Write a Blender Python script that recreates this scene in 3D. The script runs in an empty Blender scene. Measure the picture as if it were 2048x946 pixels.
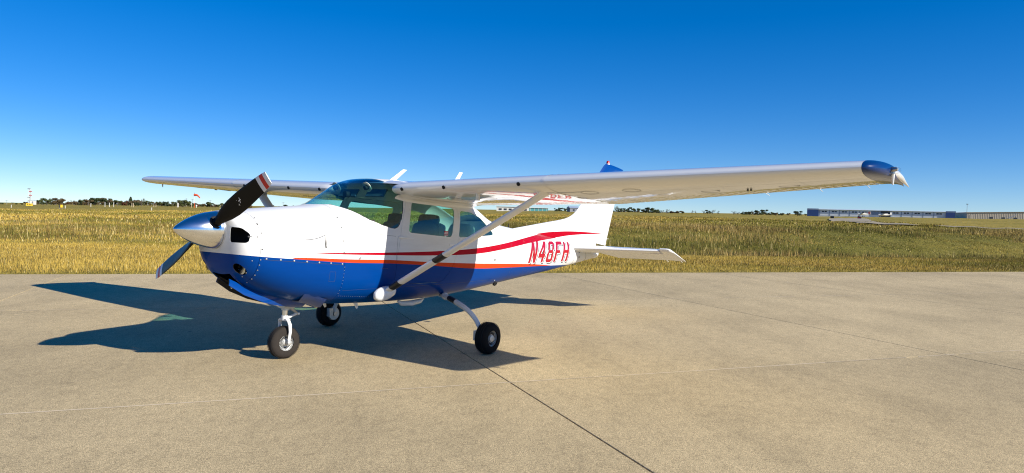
import bpy, bmesh, math, random, bisect
import numpy as np
from mathutils import Vector, Matrix
random.seed(7); rng = np.random.default_rng(7)
R = math.radians
scene = bpy.context.scene
C = scene.collection

# ------------------------------------------------------------------ camera
HC, PITCH, ROLL, FPX = 1.549, R(-1.601), R(1.642), 1416.1
cam_d = bpy.data.cameras.new('camera'); cam = bpy.data.objects.new('camera', cam_d); C.objects.link(cam)
cam_d.sensor_width = 36; cam_d.lens = FPX / 2048 * 36; cam_d.clip_end = 6000; cam_d.clip_start = 0.05
_f = Vector((0, math.cos(PITCH), math.sin(PITCH))); _u = Vector((0, -math.sin(PITCH), math.cos(PITCH))); _r = Vector((1, 0, 0))
_r2 = _r * math.cos(ROLL) + _u * math.sin(ROLL); _u2 = -_r * math.sin(ROLL) + _u * math.cos(ROLL)
m = Matrix((( _r2.x, _u2.x, -_f.x, 0), (_r2.y, _u2.y, -_f.y, 0), (_r2.z, _u2.z, -_f.z, HC), (0, 0, 0, 1)))
cam.matrix_world = m
scene.camera = cam

# ------------------------------------------------------------------ sky, sun, exposure
SUN_EL, SUN_AZ = R(28.75), R(32.0)
to_sun = Vector((math.cos(SUN_AZ) * math.cos(SUN_EL), -math.sin(SUN_AZ) * math.cos(SUN_EL), math.sin(SUN_EL)))
world = bpy.data.worlds.new('World'); scene.world = world; world.use_nodes = True
wn = world.node_tree; wn.nodes.clear()
sky = wn.nodes.new('ShaderNodeTexSky'); sky.sky_type = 'NISHITA'; sky.sun_disc = False
sky.sun_elevation = SUN_EL; sky.sun_rotation = math.atan2(to_sun.x, to_sun.y)
sky.altitude = 3000; sky.air_density = 1.0; sky.dust_density = 0.0; sky.ozone_density = 6.0
hsv = wn.nodes.new('ShaderNodeHueSaturation'); hsv.inputs['Saturation'].default_value = 1.46; hsv.inputs['Hue'].default_value = 0.511
gam = wn.nodes.new('ShaderNodeGamma'); gam.inputs['Gamma'].default_value = 0.75
bg = wn.nodes.new('ShaderNodeBackground'); bg.inputs['Strength'].default_value = 0.146
wo = wn.nodes.new('ShaderNodeOutputWorld')
wn.links.new(sky.outputs[0], gam.inputs['Color']); wn.links.new(gam.outputs[0], hsv.inputs['Color']); wn.links.new(hsv.outputs[0], bg.inputs['Color']); wn.links.new(bg.outputs[0], wo.inputs['Surface'])
sd = bpy.data.lights.new('sun', 'SUN'); sd.energy = 5.0; sd.angle = R(0.5); sd.color = (1, .94, .84)
sun = bpy.data.objects.new('sun', sd); C.objects.link(sun); sun.rotation_euler = to_sun.to_track_quat('Z', 'Y').to_euler(); sun.location = to_sun * 60
vs = scene.view_settings; vs.view_transform = 'Standard'; vs.look = 'None'; vs.gamma = 1; vs.exposure = 0.5
vs.use_curve_mapping = False
scene.cycles.filter_width = 1.1; scene.cycles.use_denoising = True; scene.cycles.denoiser = 'OPENIMAGEDENOISE'; scene.cycles.denoising_input_passes = 'RGB_ALBEDO_NORMAL'; scene.cycles.denoising_prefilter = 'NONE'; scene.cycles.max_bounces = 10; scene.cycles.transparent_max_bounces = 16

# ------------------------------------------------------------------ helpers
def tag(o, label=None, cat=None, group=None, kind=None):
    if label: o['label'] = label
    if cat: o['category'] = cat
    if group: o['group'] = group
    if kind: o['kind'] = kind
    return o
def empty(name, loc, rot=(0, 0, 0)):
    o = bpy.data.objects.new(name, None); C.objects.link(o); o.location = loc; o.rotation_euler = rot; o.empty_display_size = .3
    return o
class MB:
    """collects geometry, links it as one mesh object"""
    def __init__(s): s.v = []; s.f = []; s.mi = []
    def add(s, vs_, fs, mi=0):
        n = len(s.v); s.v += [tuple(q) for q in vs_]
        for f in fs: s.f.append(tuple(i + n for i in f)); s.mi.append(mi)
    def grid(s, rows, cu=False, cv=False, capu=False, mi=0):
        nu, nv = len(rows), len(rows[0]); vs_ = [q for r in rows for q in r]; fs = []
        for i in range(nu if cu else nu - 1):
            for j in range(nv if cv else nv - 1):
                i2, j2 = (i + 1) % nu, (j + 1) % nv
                fs.append((i * nv + j, i2 * nv + j, i2 * nv + j2, i * nv + j2))
        if capu: fs.append(tuple(range(nv))); fs.append(tuple((nu - 1) * nv + j for j in range(nv))[::-1])
        s.add(vs_, fs, mi)
    def box(s, c, d, mi=0, rot=None):
        c = Vector(c); hx, hy, hz = d[0] / 2, d[1] / 2, d[2] / 2
        P = [Vector((x, y, z)) for x in (-hx, hx) for y in (-hy, hy) for z in (-hz, hz)]
        if rot is not None: P = [rot @ q for q in P]
        s.add([c + q for q in P], [(0, 1, 3, 2), (4, 6, 7, 5), (0, 4, 5, 1), (2, 3, 7, 6), (0, 2, 6, 4), (1, 5, 7, 3)], mi)
    def tube(s, pts, rad, n=12, mi=0, flat=1.0, ref=None):
        pts = [Vector(q) for q in pts]; rows = []
        if not isinstance(rad, (list, tuple)): rad = [rad] * len(pts)
        for i, q in enumerate(pts):
            t = (pts[min(i + 1, len(pts) - 1)] - pts[max(i - 1, 0)]).normalized()
            rf = Vector(ref) if ref else (Vector((0, 0, 1)) if abs(t.z) < .9 else Vector((1, 0, 0)))
            x = (rf - t * rf.dot(t)).normalized(); y = t.cross(x)
            rows.append([q + (x * math.cos(k * 2 * math.pi / n) + y * flat * math.sin(k * 2 * math.pi / n)) * rad[i] for k in range(n)])
        s.grid(rows, cv=True, capu=True, mi=mi)
    def lathe(s, prof, org, axis, n=28, mi=0, cap=True):
        """prof: (along axis, radius)"""
        org = Vector(org); t = Vector(axis).normalized(); rf = Vector((0, 0, 1)) if abs(t.z) < .9 else Vector((1, 0, 0))
        x = (rf - t * rf.dot(t)).normalized(); y = t.cross(x)
        s.grid([[org + t * h + (x * math.cos(k * 2 * math.pi / n) + y * math.sin(k * 2 * math.pi / n)) * max(r, 1e-4) for k in range(n)] for h, r in prof], cv=True, capu=cap, mi=mi)
    def prism(s, poly, axis, lo, hi, mi=0):
        """poly of 2D points extruded along axis index"""
        def mk(q, h):
            c = list(q); c.insert(axis, h); return tuple(c)
        n = len(poly)
        s.add([mk(q, lo) for q in poly] + [mk(q, hi) for q in poly],
              [tuple(range(n))[::-1], tuple(range(n, 2 * n))] + [(i, (i + 1) % n, (i + 1) % n + n, i + n) for i in range(n)], mi)
    def build(s, name, mats, parent=None, smooth=35, shift=True):
        me = bpy.data.meshes.new(name); me.from_pydata(s.v, [], s.f)
        if not isinstance(mats, (list, tuple)): mats = [mats]
        for q in mats: me.materials.append(q)
        me.polygons.foreach_set('material_index', s.mi)
        finish(me, smooth)
        o = bpy.data.objects.new(name, me); C.objects.link(o); o.parent = parent
        return o
def finish(me, smooth=35, recalc=True):
    bm = bmesh.new(); bm.from_mesh(me)
    if recalc: bmesh.ops.recalc_face_normals(bm, faces=bm.faces)
    for f in bm.faces: f.smooth = bool(smooth)
    if smooth:
        lim = R(smooth)
        for e in bm.edges:
            if len(e.link_faces) == 2 and e.calc_face_angle(0) > lim: e.smooth = False
    bm.to_mesh(me); bm.free()
def boolean(o, cutter, op, smooth=30):
    md = o.modifiers.new('b', 'BOOLEAN'); md.object = cutter; md.operation = op; md.solver = 'EXACT'
    dg = bpy.context.evaluated_depsgraph_get(); dg.update()
    me = bpy.data.meshes.new_from_object(o.evaluated_get(dg)); o.modifiers.remove(md)
    old = o.data; o.data = me; me.name = o.name; bpy.data.meshes.remove(old); finish(me, smooth, False)
def kill(o):
    me = o.data; bpy.data.objects.remove(o); bpy.data.meshes.remove(me)
def frange(a, b, n): return [a + (b - a) * i / n for i in range(n + 1)]
def sstep(a, b, x):
    t = np.clip((x - a) / (b - a), 0, 1); return t * t * (3 - 2 * t)
def fillet(poly, r=.04, n=5):
    out = []; N = len(poly)
    for i in range(N):
        p0, p1, p2 = Vector(poly[i - 1]), Vector(poly[i]), Vector(poly[(i + 1) % N])
        d0, d1 = (p0 - p1), (p2 - p1); k0 = min(r, d0.length * .48); k1 = min(r, d1.length * .48)
        A, B = p1 + d0.normalized() * k0, p1 + d1.normalized() * k1
        for j in range(n + 1):
            t = j / n; out.append(tuple(A * (1 - t) ** 2 + p1 * 2 * t * (1 - t) + B * t * t))
    return out

# ------------------------------------------------------------------ materials
def mat(name):
    mt = bpy.data.materials.new(name); mt.use_nodes = True; nt = mt.node_tree
    return mt, nt, nt.nodes['Principled BSDF']
def node(nt, t, **kw):
    n = nt.nodes.new(t)
    for k, v in kw.items():
        if k in n.inputs: n.inputs[k].default_value = v
        else: setattr(n, k, v)
    return n
def setp(b, **kw):
    for k, v in kw.items():
        k = k.replace('_', ' ')
        if k in b.inputs: b.inputs[k].default_value = v
def plain(name, col, rough=.5, metal=0., coat=0., var=.12, scale=14, bump=0., spec=.5):
    mt, nt, b = mat(name)
    setp(b, Roughness=rough, Metallic=metal, Coat_Weight=coat, Coat_Roughness=.03); b.inputs['Specular IOR Level'].default_value = spec
    tc = node(nt, 'ShaderNodeTexCoord'); ns = node(nt, 'ShaderNodeTexNoise', Scale=scale, Detail=5.)
    nt.links.new(tc.outputs['Object'], ns.inputs['Vector'])
    mx = node(nt, 'ShaderNodeMix', data_type='RGBA')
    mx.inputs[6].default_value = (*[c * (1 - var) for c in col], 1); mx.inputs[7].default_value = (*[min(1, c * (1 + var)) for c in col], 1)
    nt.links.new(ns.outputs['Fac'], mx.inputs[0]); nt.links.new(mx.outputs[2], b.inputs['Base Color'])
    mr = node(nt, 'ShaderNodeMapRange'); mr.inputs[3].default_value = max(.02, rough * .8); mr.inputs[4].default_value = min(1, rough * 1.25)
    nt.links.new(ns.outputs['Fac'], mr.inputs[0]); nt.links.new(mr.outputs[0], b.inputs['Roughness'])
    if bump:
        bp = node(nt, 'ShaderNodeBump', Strength=bump, Distance=.01); nt.links.new(ns.outputs['Fac'], bp.inputs['Height']); nt.links.new(bp.outputs[0], b.inputs['Normal'])
    return mt
WHITE, BLUE, RED, ORANGE = (.72, .72, .705), (.0003, .045, .235), (.38, .001, .014), (.60, .055, .012)
AM = 2.928   # the airplane's origin: the ground between its main wheels
def paint_finish(nt, b, nbump=.05, coat=.8):
    setp(b, Roughness=.35, Coat_Weight=coat, Coat_Roughness=.012, Coat_IOR=1.5); b.inputs['Specular IOR Level'].default_value = .12
    tc = node(nt, 'ShaderNodeTexCoord'); ns = node(nt, 'ShaderNodeTexNoise', Scale=5.5, Detail=2.)
    nt.links.new(tc.outputs['Object'], ns.inputs['Vector'])
    bp = node(nt, 'ShaderNodeBump', Strength=nbump, Distance=.02); nt.links.new(ns.outputs['Fac'], bp.inputs['Height'])
    nt.links.new(bp.outputs[0], b.inputs['Normal']); nt.links.new(bp.outputs[0], b.inputs['Coat Normal'])
    return tc
def livery():
    mt, nt, b = mat('livery_paint'); tc = paint_finish(nt, b, .05, .14); b.inputs['Coat IOR'].default_value = 1.33; b.inputs['Specular IOR Level'].default_value = .04
    sp = node(nt, 'ShaderNodeSeparateXYZ'); nt.links.new(tc.outputs['Object'], sp.inputs[0])
    ax = node(nt, 'ShaderNodeMath', operation='MULTIPLY_ADD'); nt.links.new(sp.outputs[0], ax.inputs[0]); ax.inputs[1].default_value = 1 / 9; ax.inputs[2].default_value = AM / 9
    def below(pts):
        fc = node(nt, 'ShaderNodeFloatCurve'); cv = fc.mapping.curves[0]
        while len(cv.points) > 2: cv.points.remove(cv.points[1])
        cv.points[0].location = (0, pts[0][1] / 3); cv.points[1].location = (1, pts[-1][1] / 3)
        for a, z in pts: cv.points.new(a / 9, z / 3)
        for q in cv.points: q.handle_type = 'AUTO_CLAMPED'
        fc.mapping.update(); nt.links.new(ax.outputs[0], fc.inputs['Value'])
        zz = node(nt, 'ShaderNodeMath', operation='DIVIDE'); nt.links.new(sp.outputs[2], zz.inputs[0]); zz.inputs[1].default_value = 3
        lt = node(nt, 'ShaderNodeMath', operation='LESS_THAN'); nt.links.new(zz.outputs[0], lt.inputs[0]); nt.links.new(fc.outputs[0], lt.inputs[1])
        return lt.outputs[0]
    wb = below([(.2, 1.097), (.4, 1.077), (.58, 1.062), (1.0, 1.033), (1.53, .998), (2.145, .98), (2.79, .946), (3.69, .888), (4.6, .874), (5.55, .869), (6.5, .858), (7, .84), (7.6, .8)])
    ot = below([(.2, 1.09), (.4, 1.07), (.58, 1.055), (.88, 1.03), (.95, 1.05), (1.227, 1.044), (1.53, 1.032), (2.14, 1.019), (2.79, .987), (3.68, .953), (4.6, .927), (5.53, .893), (6.0, .862), (7, .83), (7.6, .79)])
    RB = [(.2, 1.10), (.86, 1.10), (1.53, 1.081), (2.14, 1.071), (2.78, 1.064), (3.66, 1.075), (4.3, 1.121), (5.2, 1.217), (5.7, 1.262), (6.3, 1.304), (6.6, 1.335), (6.92, 1.357), (7.42, 1.378), (7.95, 1.392), (8.6, 1.392)]
    RT = [(.2, 1.10), (.86, 1.10), (1.53, 1.097), (2.14, 1.101), (2.78, 1.111), (3.66, 1.145), (4.3, 1.196), (5.3, 1.311), (5.7, 1.35), (6.08, 1.386), (6.3, 1.397), (6.6, 1.409), (6.92, 1.412), (7.42, 1.405), (7.95, 1.392), (8.6, 1.391)]
    rt = below(RT); rb = below(RB)
    red = node(nt, 'ShaderNodeMath', operation='SUBTRACT', use_clamp=True); nt.links.new(rt, red.inputs[0]); nt.links.new(rb, red.inputs[1])
    def mix(fac, prev, col):
        mx = node(nt, 'ShaderNodeMix', data_type='RGBA'); mx.inputs[7].default_value = (*col, 1)
        if isinstance(prev, tuple): mx.inputs[6].default_value = (*prev, 1)
        else: nt.links.new(prev, mx.inputs[6])
        nt.links.new(fac, mx.inputs[0]); return mx.outputs[2]
    c = mix(red.outputs[0], WHITE, RED); c = mix(ot, c, ORANGE); c = mix(wb, c, BLUE)
    gn = node(nt, 'ShaderNodeTexNoise', Scale=3.2, Detail=7., Roughness=.65); mpg = node(nt, 'ShaderNodeMapping'); mpg.inputs['Scale'].default_value = (.45, 1, 2.2); nt.links.new(tc.outputs['Object'], mpg.inputs[0]); nt.links.new(mpg.outputs[0], gn.inputs['Vector'])
    gr = node(nt, 'ShaderNodeMapRange'); gr.inputs[1].default_value = .35; gr.inputs[2].default_value = .62; gr.inputs[3].default_value = .90; gr.inputs[4].default_value = 1.0; nt.links.new(gn.outputs['Fac'], gr.inputs[0])
    hg = node(nt, 'ShaderNodeHueSaturation'); nt.links.new(gr.outputs[0], hg.inputs['Value']); nt.links.new(c, hg.inputs['Color']); c = hg.outputs[0]
    nt.links.new(c, b.inputs['Base Color'])
    return mt
def solid_paint(name, col, nb=.05):
    mt, nt, b = mat(name); paint_finish(nt, b, nb, 1.0 if max(col) > .5 else .6); b.inputs['Base Color'].default_value = (*col, 1); return mt
def glass_mat(name, tint, tint_top=None, z0=1.79, z1=1.86):
    mt, nt, b = mat(name); nt.nodes.remove(b); out = nt.nodes['Material Output']
    tr = node(nt, 'ShaderNodeBsdfTransparent'); gl = node(nt, 'ShaderNodeBsdfGlossy', Roughness=.02); gl.inputs[0].default_value = (1, 1, 1, 1)
    fr = node(nt, 'ShaderNodeFresnel'); gm = node(nt, 'ShaderNodeNewGeometry'); mi = node(nt, 'ShaderNodeMapRange'); mi.inputs[3].default_value = 1.4; mi.inputs[4].default_value = 1 / 1.4
    nt.links.new(gm.outputs['Backfacing'], mi.inputs[0]); nt.links.new(mi.outputs[0], fr.inputs['IOR']); ms = node(nt, 'ShaderNodeMixShader')
    tr.inputs[0].default_value = (*tint, 1)
    tc = node(nt, 'ShaderNodeTexCoord')
    if tint_top:
        sp = node(nt, 'ShaderNodeSeparateXYZ'); nt.links.new(tc.outputs['Object'], sp.inputs[0])
        mr = node(nt, 'ShaderNodeMapRange'); mr.inputs[1].default_value = z0; mr.inputs[2].default_value = z1; nt.links.new(sp.outputs[2], mr.inputs[0])
        mx = node(nt, 'ShaderNodeMix', data_type='RGBA'); mx.inputs[6].default_value = (*tint, 1); mx.inputs[7].default_value = (*tint_top, 1)
        nt.links.new(mr.outputs[0], mx.inputs[0]); nt.links.new(mx.outputs[2], tr.inputs[0])
    ns = node(nt, 'ShaderNodeTexNoise', Scale=4., Detail=1.); nt.links.new(tc.outputs['Object'], ns.inputs['Vector'])
    bp = node(nt, 'ShaderNodeBump', Strength=.04, Distance=.02); nt.links.new(ns.outputs[0], bp.inputs['Height']); nt.links.new(bp.outputs[0], gl.inputs['Normal'])
    nt.links.new(fr.outputs[0], ms.inputs[0]); nt.links.new(tr.outputs[0], ms.inputs[1]); nt.links.new(gl.outputs[0], ms.inputs[2]); nt.links.new(ms.outputs[0], out.inputs[0])
    return mt
M = {}
M['livery'] = livery()
M['white'] = solid_paint('white_paint', WHITE); M['wing'] = solid_paint('wing_paint', WHITE, .07); M['blue'] = solid_paint('blue_paint', (.001, .028, .13))
M['bluebody'] = solid_paint('blue_body_paint', BLUE)
M['red'] = solid_paint('red_paint', RED); M['blackshadow'] = plain('black_vinyl', (.02, .02, .022), .4)
M['gear'] = plain('gear_paint', (.74, .74, .72), .35, var=.08, coat=.5); M['chrome'] = plain('polished_metal', (.80, .80, .80), .17, 1., var=.10, scale=9, bump=.012)
M['steel'] = plain('steel', (.45, .45, .44), .35, .9); M['dark'] = plain('dark_interior', (.012, .012, .013), .8); M['hole'] = plain('black_opening', (.006, .006, .006), .9)
M['tyre'] = plain('tyre_rubber', (.008, .008, .0085), .7, var=.35, scale=40, bump=.1, spec=.12); M['tyre_dusty'] = plain('dusty_tyre_rubber', (.034, .029, .025), .8, var=.3, scale=40, bump=.1, spec=.12)
M['blade'] = plain('blade_black', (.003, .003, .0035), .34, var=.2, spec=.16); M['blade_white'] = plain('blade_white', (.72, .72, .72), .4); M['blade_red'] = plain('blade_red', (.55, .015, .01), .4)
M['cabin'] = plain('cabin_lining', (.74, .74, .70), .85, var=.05); M['seat'] = plain('seat_cloth', (.05, .085, .10), .9, var=.2, scale=60); M['seatlight'] = plain('seat_cloth_grey', (.42, .44, .36), .9)
M['panel'] = plain('instrument_black', (.03, .03, .032), .7)
M['rim'] = plain('rim_alloy', (.52, .52, .50), .4, .5); M['seal'] = plain('rubber_seal', (.03, .032, .033), .7); M['beaconred'] = plain('red_lens', (.5, .01, .01), .15)
M['glass'] = glass_mat('window_glass', (.74, .92, .885)); M['ws'] = glass_mat('windshield_glass', (.74, .93, .905), (.58, .83, .93), 1.80, 1.86)
M['clear'] = glass_mat('clear_lens', (.95, .95, .95)); M['screw'] = plain('screw_metal', (.55, .55, .53), .35, .7); M['darkscrew'] = plain('dark_screw', (.10, .10, .10), .45, .6)

# ------------------------------------------------------------------ ground
TH = R(21.4); ct, st_ = math.cos(TH), math.sin(TH)
def uv(u, v): return (u * ct - v * st_, u * st_ + v * ct)
EDGE = 18.1
def terr(X, Y):
    X = np.asarray(X, float); Y = np.asarray(Y, float)
    u = X * ct + Y * st_; v = -X * st_ + Y * ct
    s = sstep(24, 95, v)
    z = -.03 + s * (.0148 * X + .0107 * Y)
    right = sstep(6, 22, u) * (1 - sstep(300, 600, u))
    z = z - .75 * np.exp(-((v - 37) / 6.5) ** 2) * right + .55 * np.exp(-((v - 56) / 9.) ** 2) * right
    w = sstep(20, 60, v)
    z = z + w * (.13 * np.sin(X * .21 + 1) * np.sin(Y * .17) + .10 * np.sin(X * .47 + Y * .31) + .06 * np.sin(X * 1.1 - Y * .7))
    far = sstep(120, 400, v); z = z + far * .5 * np.sin(X * .021 + .6) * np.sin(Y * .017)
    return z
def lush(X, Y):
    u = X * ct + Y * st_; v = -X * st_ + Y * ct
    return sstep(5, 16, u) * np.exp(-((v - 49 - 5 * np.sin(u * .13)) / 13.) ** 2) * (1 - sstep(150, 300, u))
def at(u, Y, v=420):
    d = _f + _r2 * ((u - 1024) / FPX) - _u2 * ((v - 473) / FPX); X = d.x / d.y * Y
    return Vector((X, Y, float(terr(X, Y))))
def ground_material():
    mt, nt, b = mat('dry_grass_ground'); setp(b, Roughness=1.0); b.inputs['Specular IOR Level'].default_value = .1
    g = node(nt, 'ShaderNodeNewGeometry')
    def nz(sc, det=4., sx=1., sy=1.):
        mp = node(nt, 'ShaderNodeMapping'); mp.inputs['Scale'].default_value = (sx, sy, 1); nt.links.new(g.outputs['Position'], mp.inputs[0])
        n = node(nt, 'ShaderNodeTexNoise', Scale=sc, Detail=det); nt.links.new(mp.outputs[0], n.inputs['Vector']); return n.outputs['Fac']
    def ramp(fac, stops):
        r = node(nt, 'ShaderNodeValToRGB'); e = r.color_ramp.elements
        while len(e) < len(stops): e.new(.5)
        for q, (p_, c_) in zip(e, stops): q.position = p_; q.color = (*c_, 1)
        nt.links.new(fac, r.inputs[0]); return r.outputs[0]
    big = ramp(nz(.02, 6., .7, 3.4), [(.33, (.14, .135, .022)), (.46, (.24, .19, .035)), (.58, (.34, .25, .055)), (.70, (.20, .165, .030))])
    fine = ramp(nz(1.3, 6., 1, .35), [(.30, (.09, .085, .016)), (.48, (.26, .205, .042)), (.62, (.38, .29, .075)), (.75, (.44, .36, .13))])
    mx = node(nt, 'ShaderNodeMix', data_type='RGBA'); mx.inputs[0].default_value = .5; nt.links.new(big, mx.inputs[6]); nt.links.new(fine, mx.inputs[7])
    al = node(nt, 'ShaderNodeAttribute', attribute_name='Lush'); m2 = node(nt, 'ShaderNodeMix', data_type='RGBA'); m2.inputs[7].default_value = (.13, .125, .022, 1); nt.links.new(al.outputs['Fac'], m2.inputs[0]); nt.links.new(mx.outputs[2], m2.inputs[6])
    nt.links.new(m2.outputs[2], b.inputs['Base Color'])
    bp = node(nt, 'ShaderNodeBump', Strength=.8, Distance=.25); nt.links.new(nz(2.2, 6.), bp.inputs['Height']); nt.links.new(bp.outputs[0], b.inputs['Normal'])
    return mt
M['ground'] = ground_material()
def build_ground():
    rs = [0.5]
    while rs[-1] < 3200: rs.append(rs[-1] * 1.055 + .12)
    nA = 300; me = bpy.data.meshes.new('grass_field')
    ang = np.linspace(0, 2 * np.pi, nA, endpoint=False); RR = np.array(rs)
    X = RR[:, None] * np.cos(ang)[None]; Y = RR[:, None] * np.sin(ang)[None]; Z = terr(X, Y)
    # far behind the camera and far away the land levels out
    Z = np.where(Y < 0, -.03, Z); Z = np.clip(Z, -4, 14)
    V = np.stack([X, Y, Z], -1).reshape(-1, 3); V = np.vstack([V, [[0, 0, -.03]]])
    n = len(rs); F = []
    for i in range(n - 1):
        for j in range(nA):
            j2 = (j + 1) % nA; F.append((i * nA + j, (i + 1) * nA + j, (i + 1) * nA + j2, i * nA + j2))
    c = n * nA
    for j in range(nA): F.append((c, j, (j + 1) % nA))
    me.from_pydata(V.tolist(), [], F); me.materials.append(M['ground']); finish(me, 60)
    la = me.attributes.new('Lush', 'FLOAT', 'POINT'); la.data.foreach_set('value', (lush(V[:, 0], V[:, 1]) * .8 * (V[:, 1] > 0)).astype(np.float32))
    o = bpy.data.objects.new('ground', me); C.objects.link(o); tag(o, 'dry yellow green grass field running to the horizon behind the apron', None, kind='structure')
build_ground()

def concrete_material():
    mt, nt, b = mat('apron_concrete'); setp(b, Roughness=.88); b.inputs['Specular IOR Level'].default_value = .25
    g = node(nt, 'ShaderNodeNewGeometry'); oi = node(nt, 'ShaderNodeObjectInfo')
    def nz(sc, det=5., rough=.55, scale=(1, 1, 1), rot=0):
        mp = node(nt, 'ShaderNodeMapping'); mp.inputs['Scale'].default_value = scale; mp.inputs['Rotation'].default_value = (0, 0, rot); nt.links.new(g.outputs['Position'], mp.inputs[0])
        n = node(nt, 'ShaderNodeTexNoise', Scale=sc, Detail=det, Roughness=rough); nt.links.new(mp.outputs[0], n.inputs['Vector']); return n.outputs['Fac']
    def ramp(fac, stops):
        r = node(nt, 'ShaderNodeValToRGB'); e = r.color_ramp.elements
        while len(e) < len(stops): e.new(.5)
        for q, (p_, c_) in zip(e, stops): q.position = p_; q.color = (c_, c_, c_, 1)
        nt.links.new(fac, r.inputs[0]); return r.outputs[0]
    def mul(a, b_, f=1.):
        mx = node(nt, 'ShaderNodeMix', data_type='RGBA', blend_type='MULTIPLY'); mx.inputs[0].default_value = f
        if isinstance(a, tuple): mx.inputs[6].default_value = (*a, 1)
        else: nt.links.new(a, mx.inputs[6])
        nt.links.new(b_, mx.inputs[7]); return mx.outputs[2]
    c = mul((.48, .374, .207), ramp(nz(.22, 4.), [(.3, .84), (.5, .99), (.7, 1.09)]))
    c = mul(c, ramp(nz(1.1, 6., .6, (1, .45, 1), -TH), [(.3, .84), (.5, 1.), (.72, 1.10)]))
    c = mul(c, ramp(nz(46, 4., .8), [(.32, .60), (.5, 1.), (.68, 1.32)]))
    c = mul(c, ramp(nz(13, 5., .7, (1, .6, 1), -TH), [(.32, .86), (.5, 1.), (.68, 1.10)]))
    c = mul(c, ramp(nz(150, 2., .6), [(.38, .50), (.5, 1.02), (.62, 1.42)]))
    c = mul(c, ramp(nz(7., 5., .7), [(.28, .80), (.42, 1.), (.7, 1.06)]))
    vo = node(nt, 'ShaderNodeTexVoronoi', Scale=.85); nt.links.new(g.outputs['Position'], vo.inputs['Vector'])
    c = mul(c, ramp(vo.outputs['Distance'], [(.012, .35), (.022, .8), (.035, 1.)]), .8)
    c = mul(c, ramp(nz(.8, 8., .75, (1.6, .5, 1), -TH), [(.33, .93), (.45, 1.), (.62, 1.), (.74, 1.08)]))
    mr = node(nt, 'ShaderNodeMapRange'); mr.inputs[3].default_value = .93; mr.inputs[4].default_value = 1.05; nt.links.new(oi.outputs['Random'], mr.inputs[0])
    hv = node(nt, 'ShaderNodeHueSaturation'); nt.links.new(mr.outputs[0], hv.inputs['Value']); nt.links.new(c, hv.inputs['Color'])
    nt.links.new(hv.outputs[0], b.inputs['Base Color'])
    bp = node(nt, 'ShaderNodeBump', Strength=.35, Distance=.004); nt.links.new(nz(160, 3., .7), bp.inputs['Height']); nt.links.new(bp.outputs[0], b.inputs['Normal'])
    return mt
M['concrete'] = concrete_material(); M['sealant'] = plain('joint_sealant', (.022, .021, .022), .8); M['filler'] = plain('light_joint_filler', (.60, .49, .32), .9, var=.18, scale=3)
US = [-15.0, -9.2, -3.4, 2.42, 8.22, 13.76, 19.5, 25.3, 31.1, 36.9]; VS = [-18., -12., -6., .05, 6.12, 12.0, EDGE]
def build_apron():
    mb = MB(); c = [(*uv(US[0], VS[0]), -.012), (*uv(US[-1], VS[0]), -.012), (*uv(US[-1], VS[-1] - .02), -.012), (*uv(US[0], VS[-1] - .02), -.012)]
    mb.add(c, [(0, 1, 2, 3)]); ap = mb.build('apron', M['sealant'], smooth=0); tag(ap, 'tan concrete apron of large slabs with dark and pale joints', None, kind='structure')
    G1, G2 = .0055, .004
    for i in range(len(US) - 1):
        for j in range(len(VS) - 1):
            u0, u1, v0, v1 = US[i] + G1, US[i + 1] - G1, VS[j] + G2, VS[j + 1] - G2
            mb = MB(); e = .004; rows = []
            for z, k in ((-.025, 0), (-e, 0), (0, e)):
                rows.append([(*uv(q[0], q[1]), z) for q in ((u0 + k, v0 + k), (u1 - k, v0 + k), (u1 - k, v1 - k), (u0 + k, v1 - k))])
            mb.grid(rows, cv=True, capu=True); mb.build('slab', M['concrete'], ap, smooth=0)
    for j in range(1, len(VS) - 1):   # pale filler of the lengthwise joints, broken up
        mb = MB(); u = US[0]
        while u < US[-1] - .2:
            L = random.uniform(.5, 2.2); w0 = random.uniform(.007, .014); dv = random.uniform(-.004, .004)
            p_ = [(*uv(u, VS[j] - w0 + dv), .0016), (*uv(min(u + L, US[-1]), VS[j] - w0 + dv), .0016), (*uv(min(u + L, US[-1]), VS[j] + w0 + dv), .0016), (*uv(u, VS[j] + w0 + dv), .0016)]
            mb.add(p_, [(0, 1, 2, 3)]); u += L + random.choice([0, 0, 0, .05, .2])
        mb.build('joint_filler', M['filler'], ap, smooth=0)
build_apron()

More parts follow.
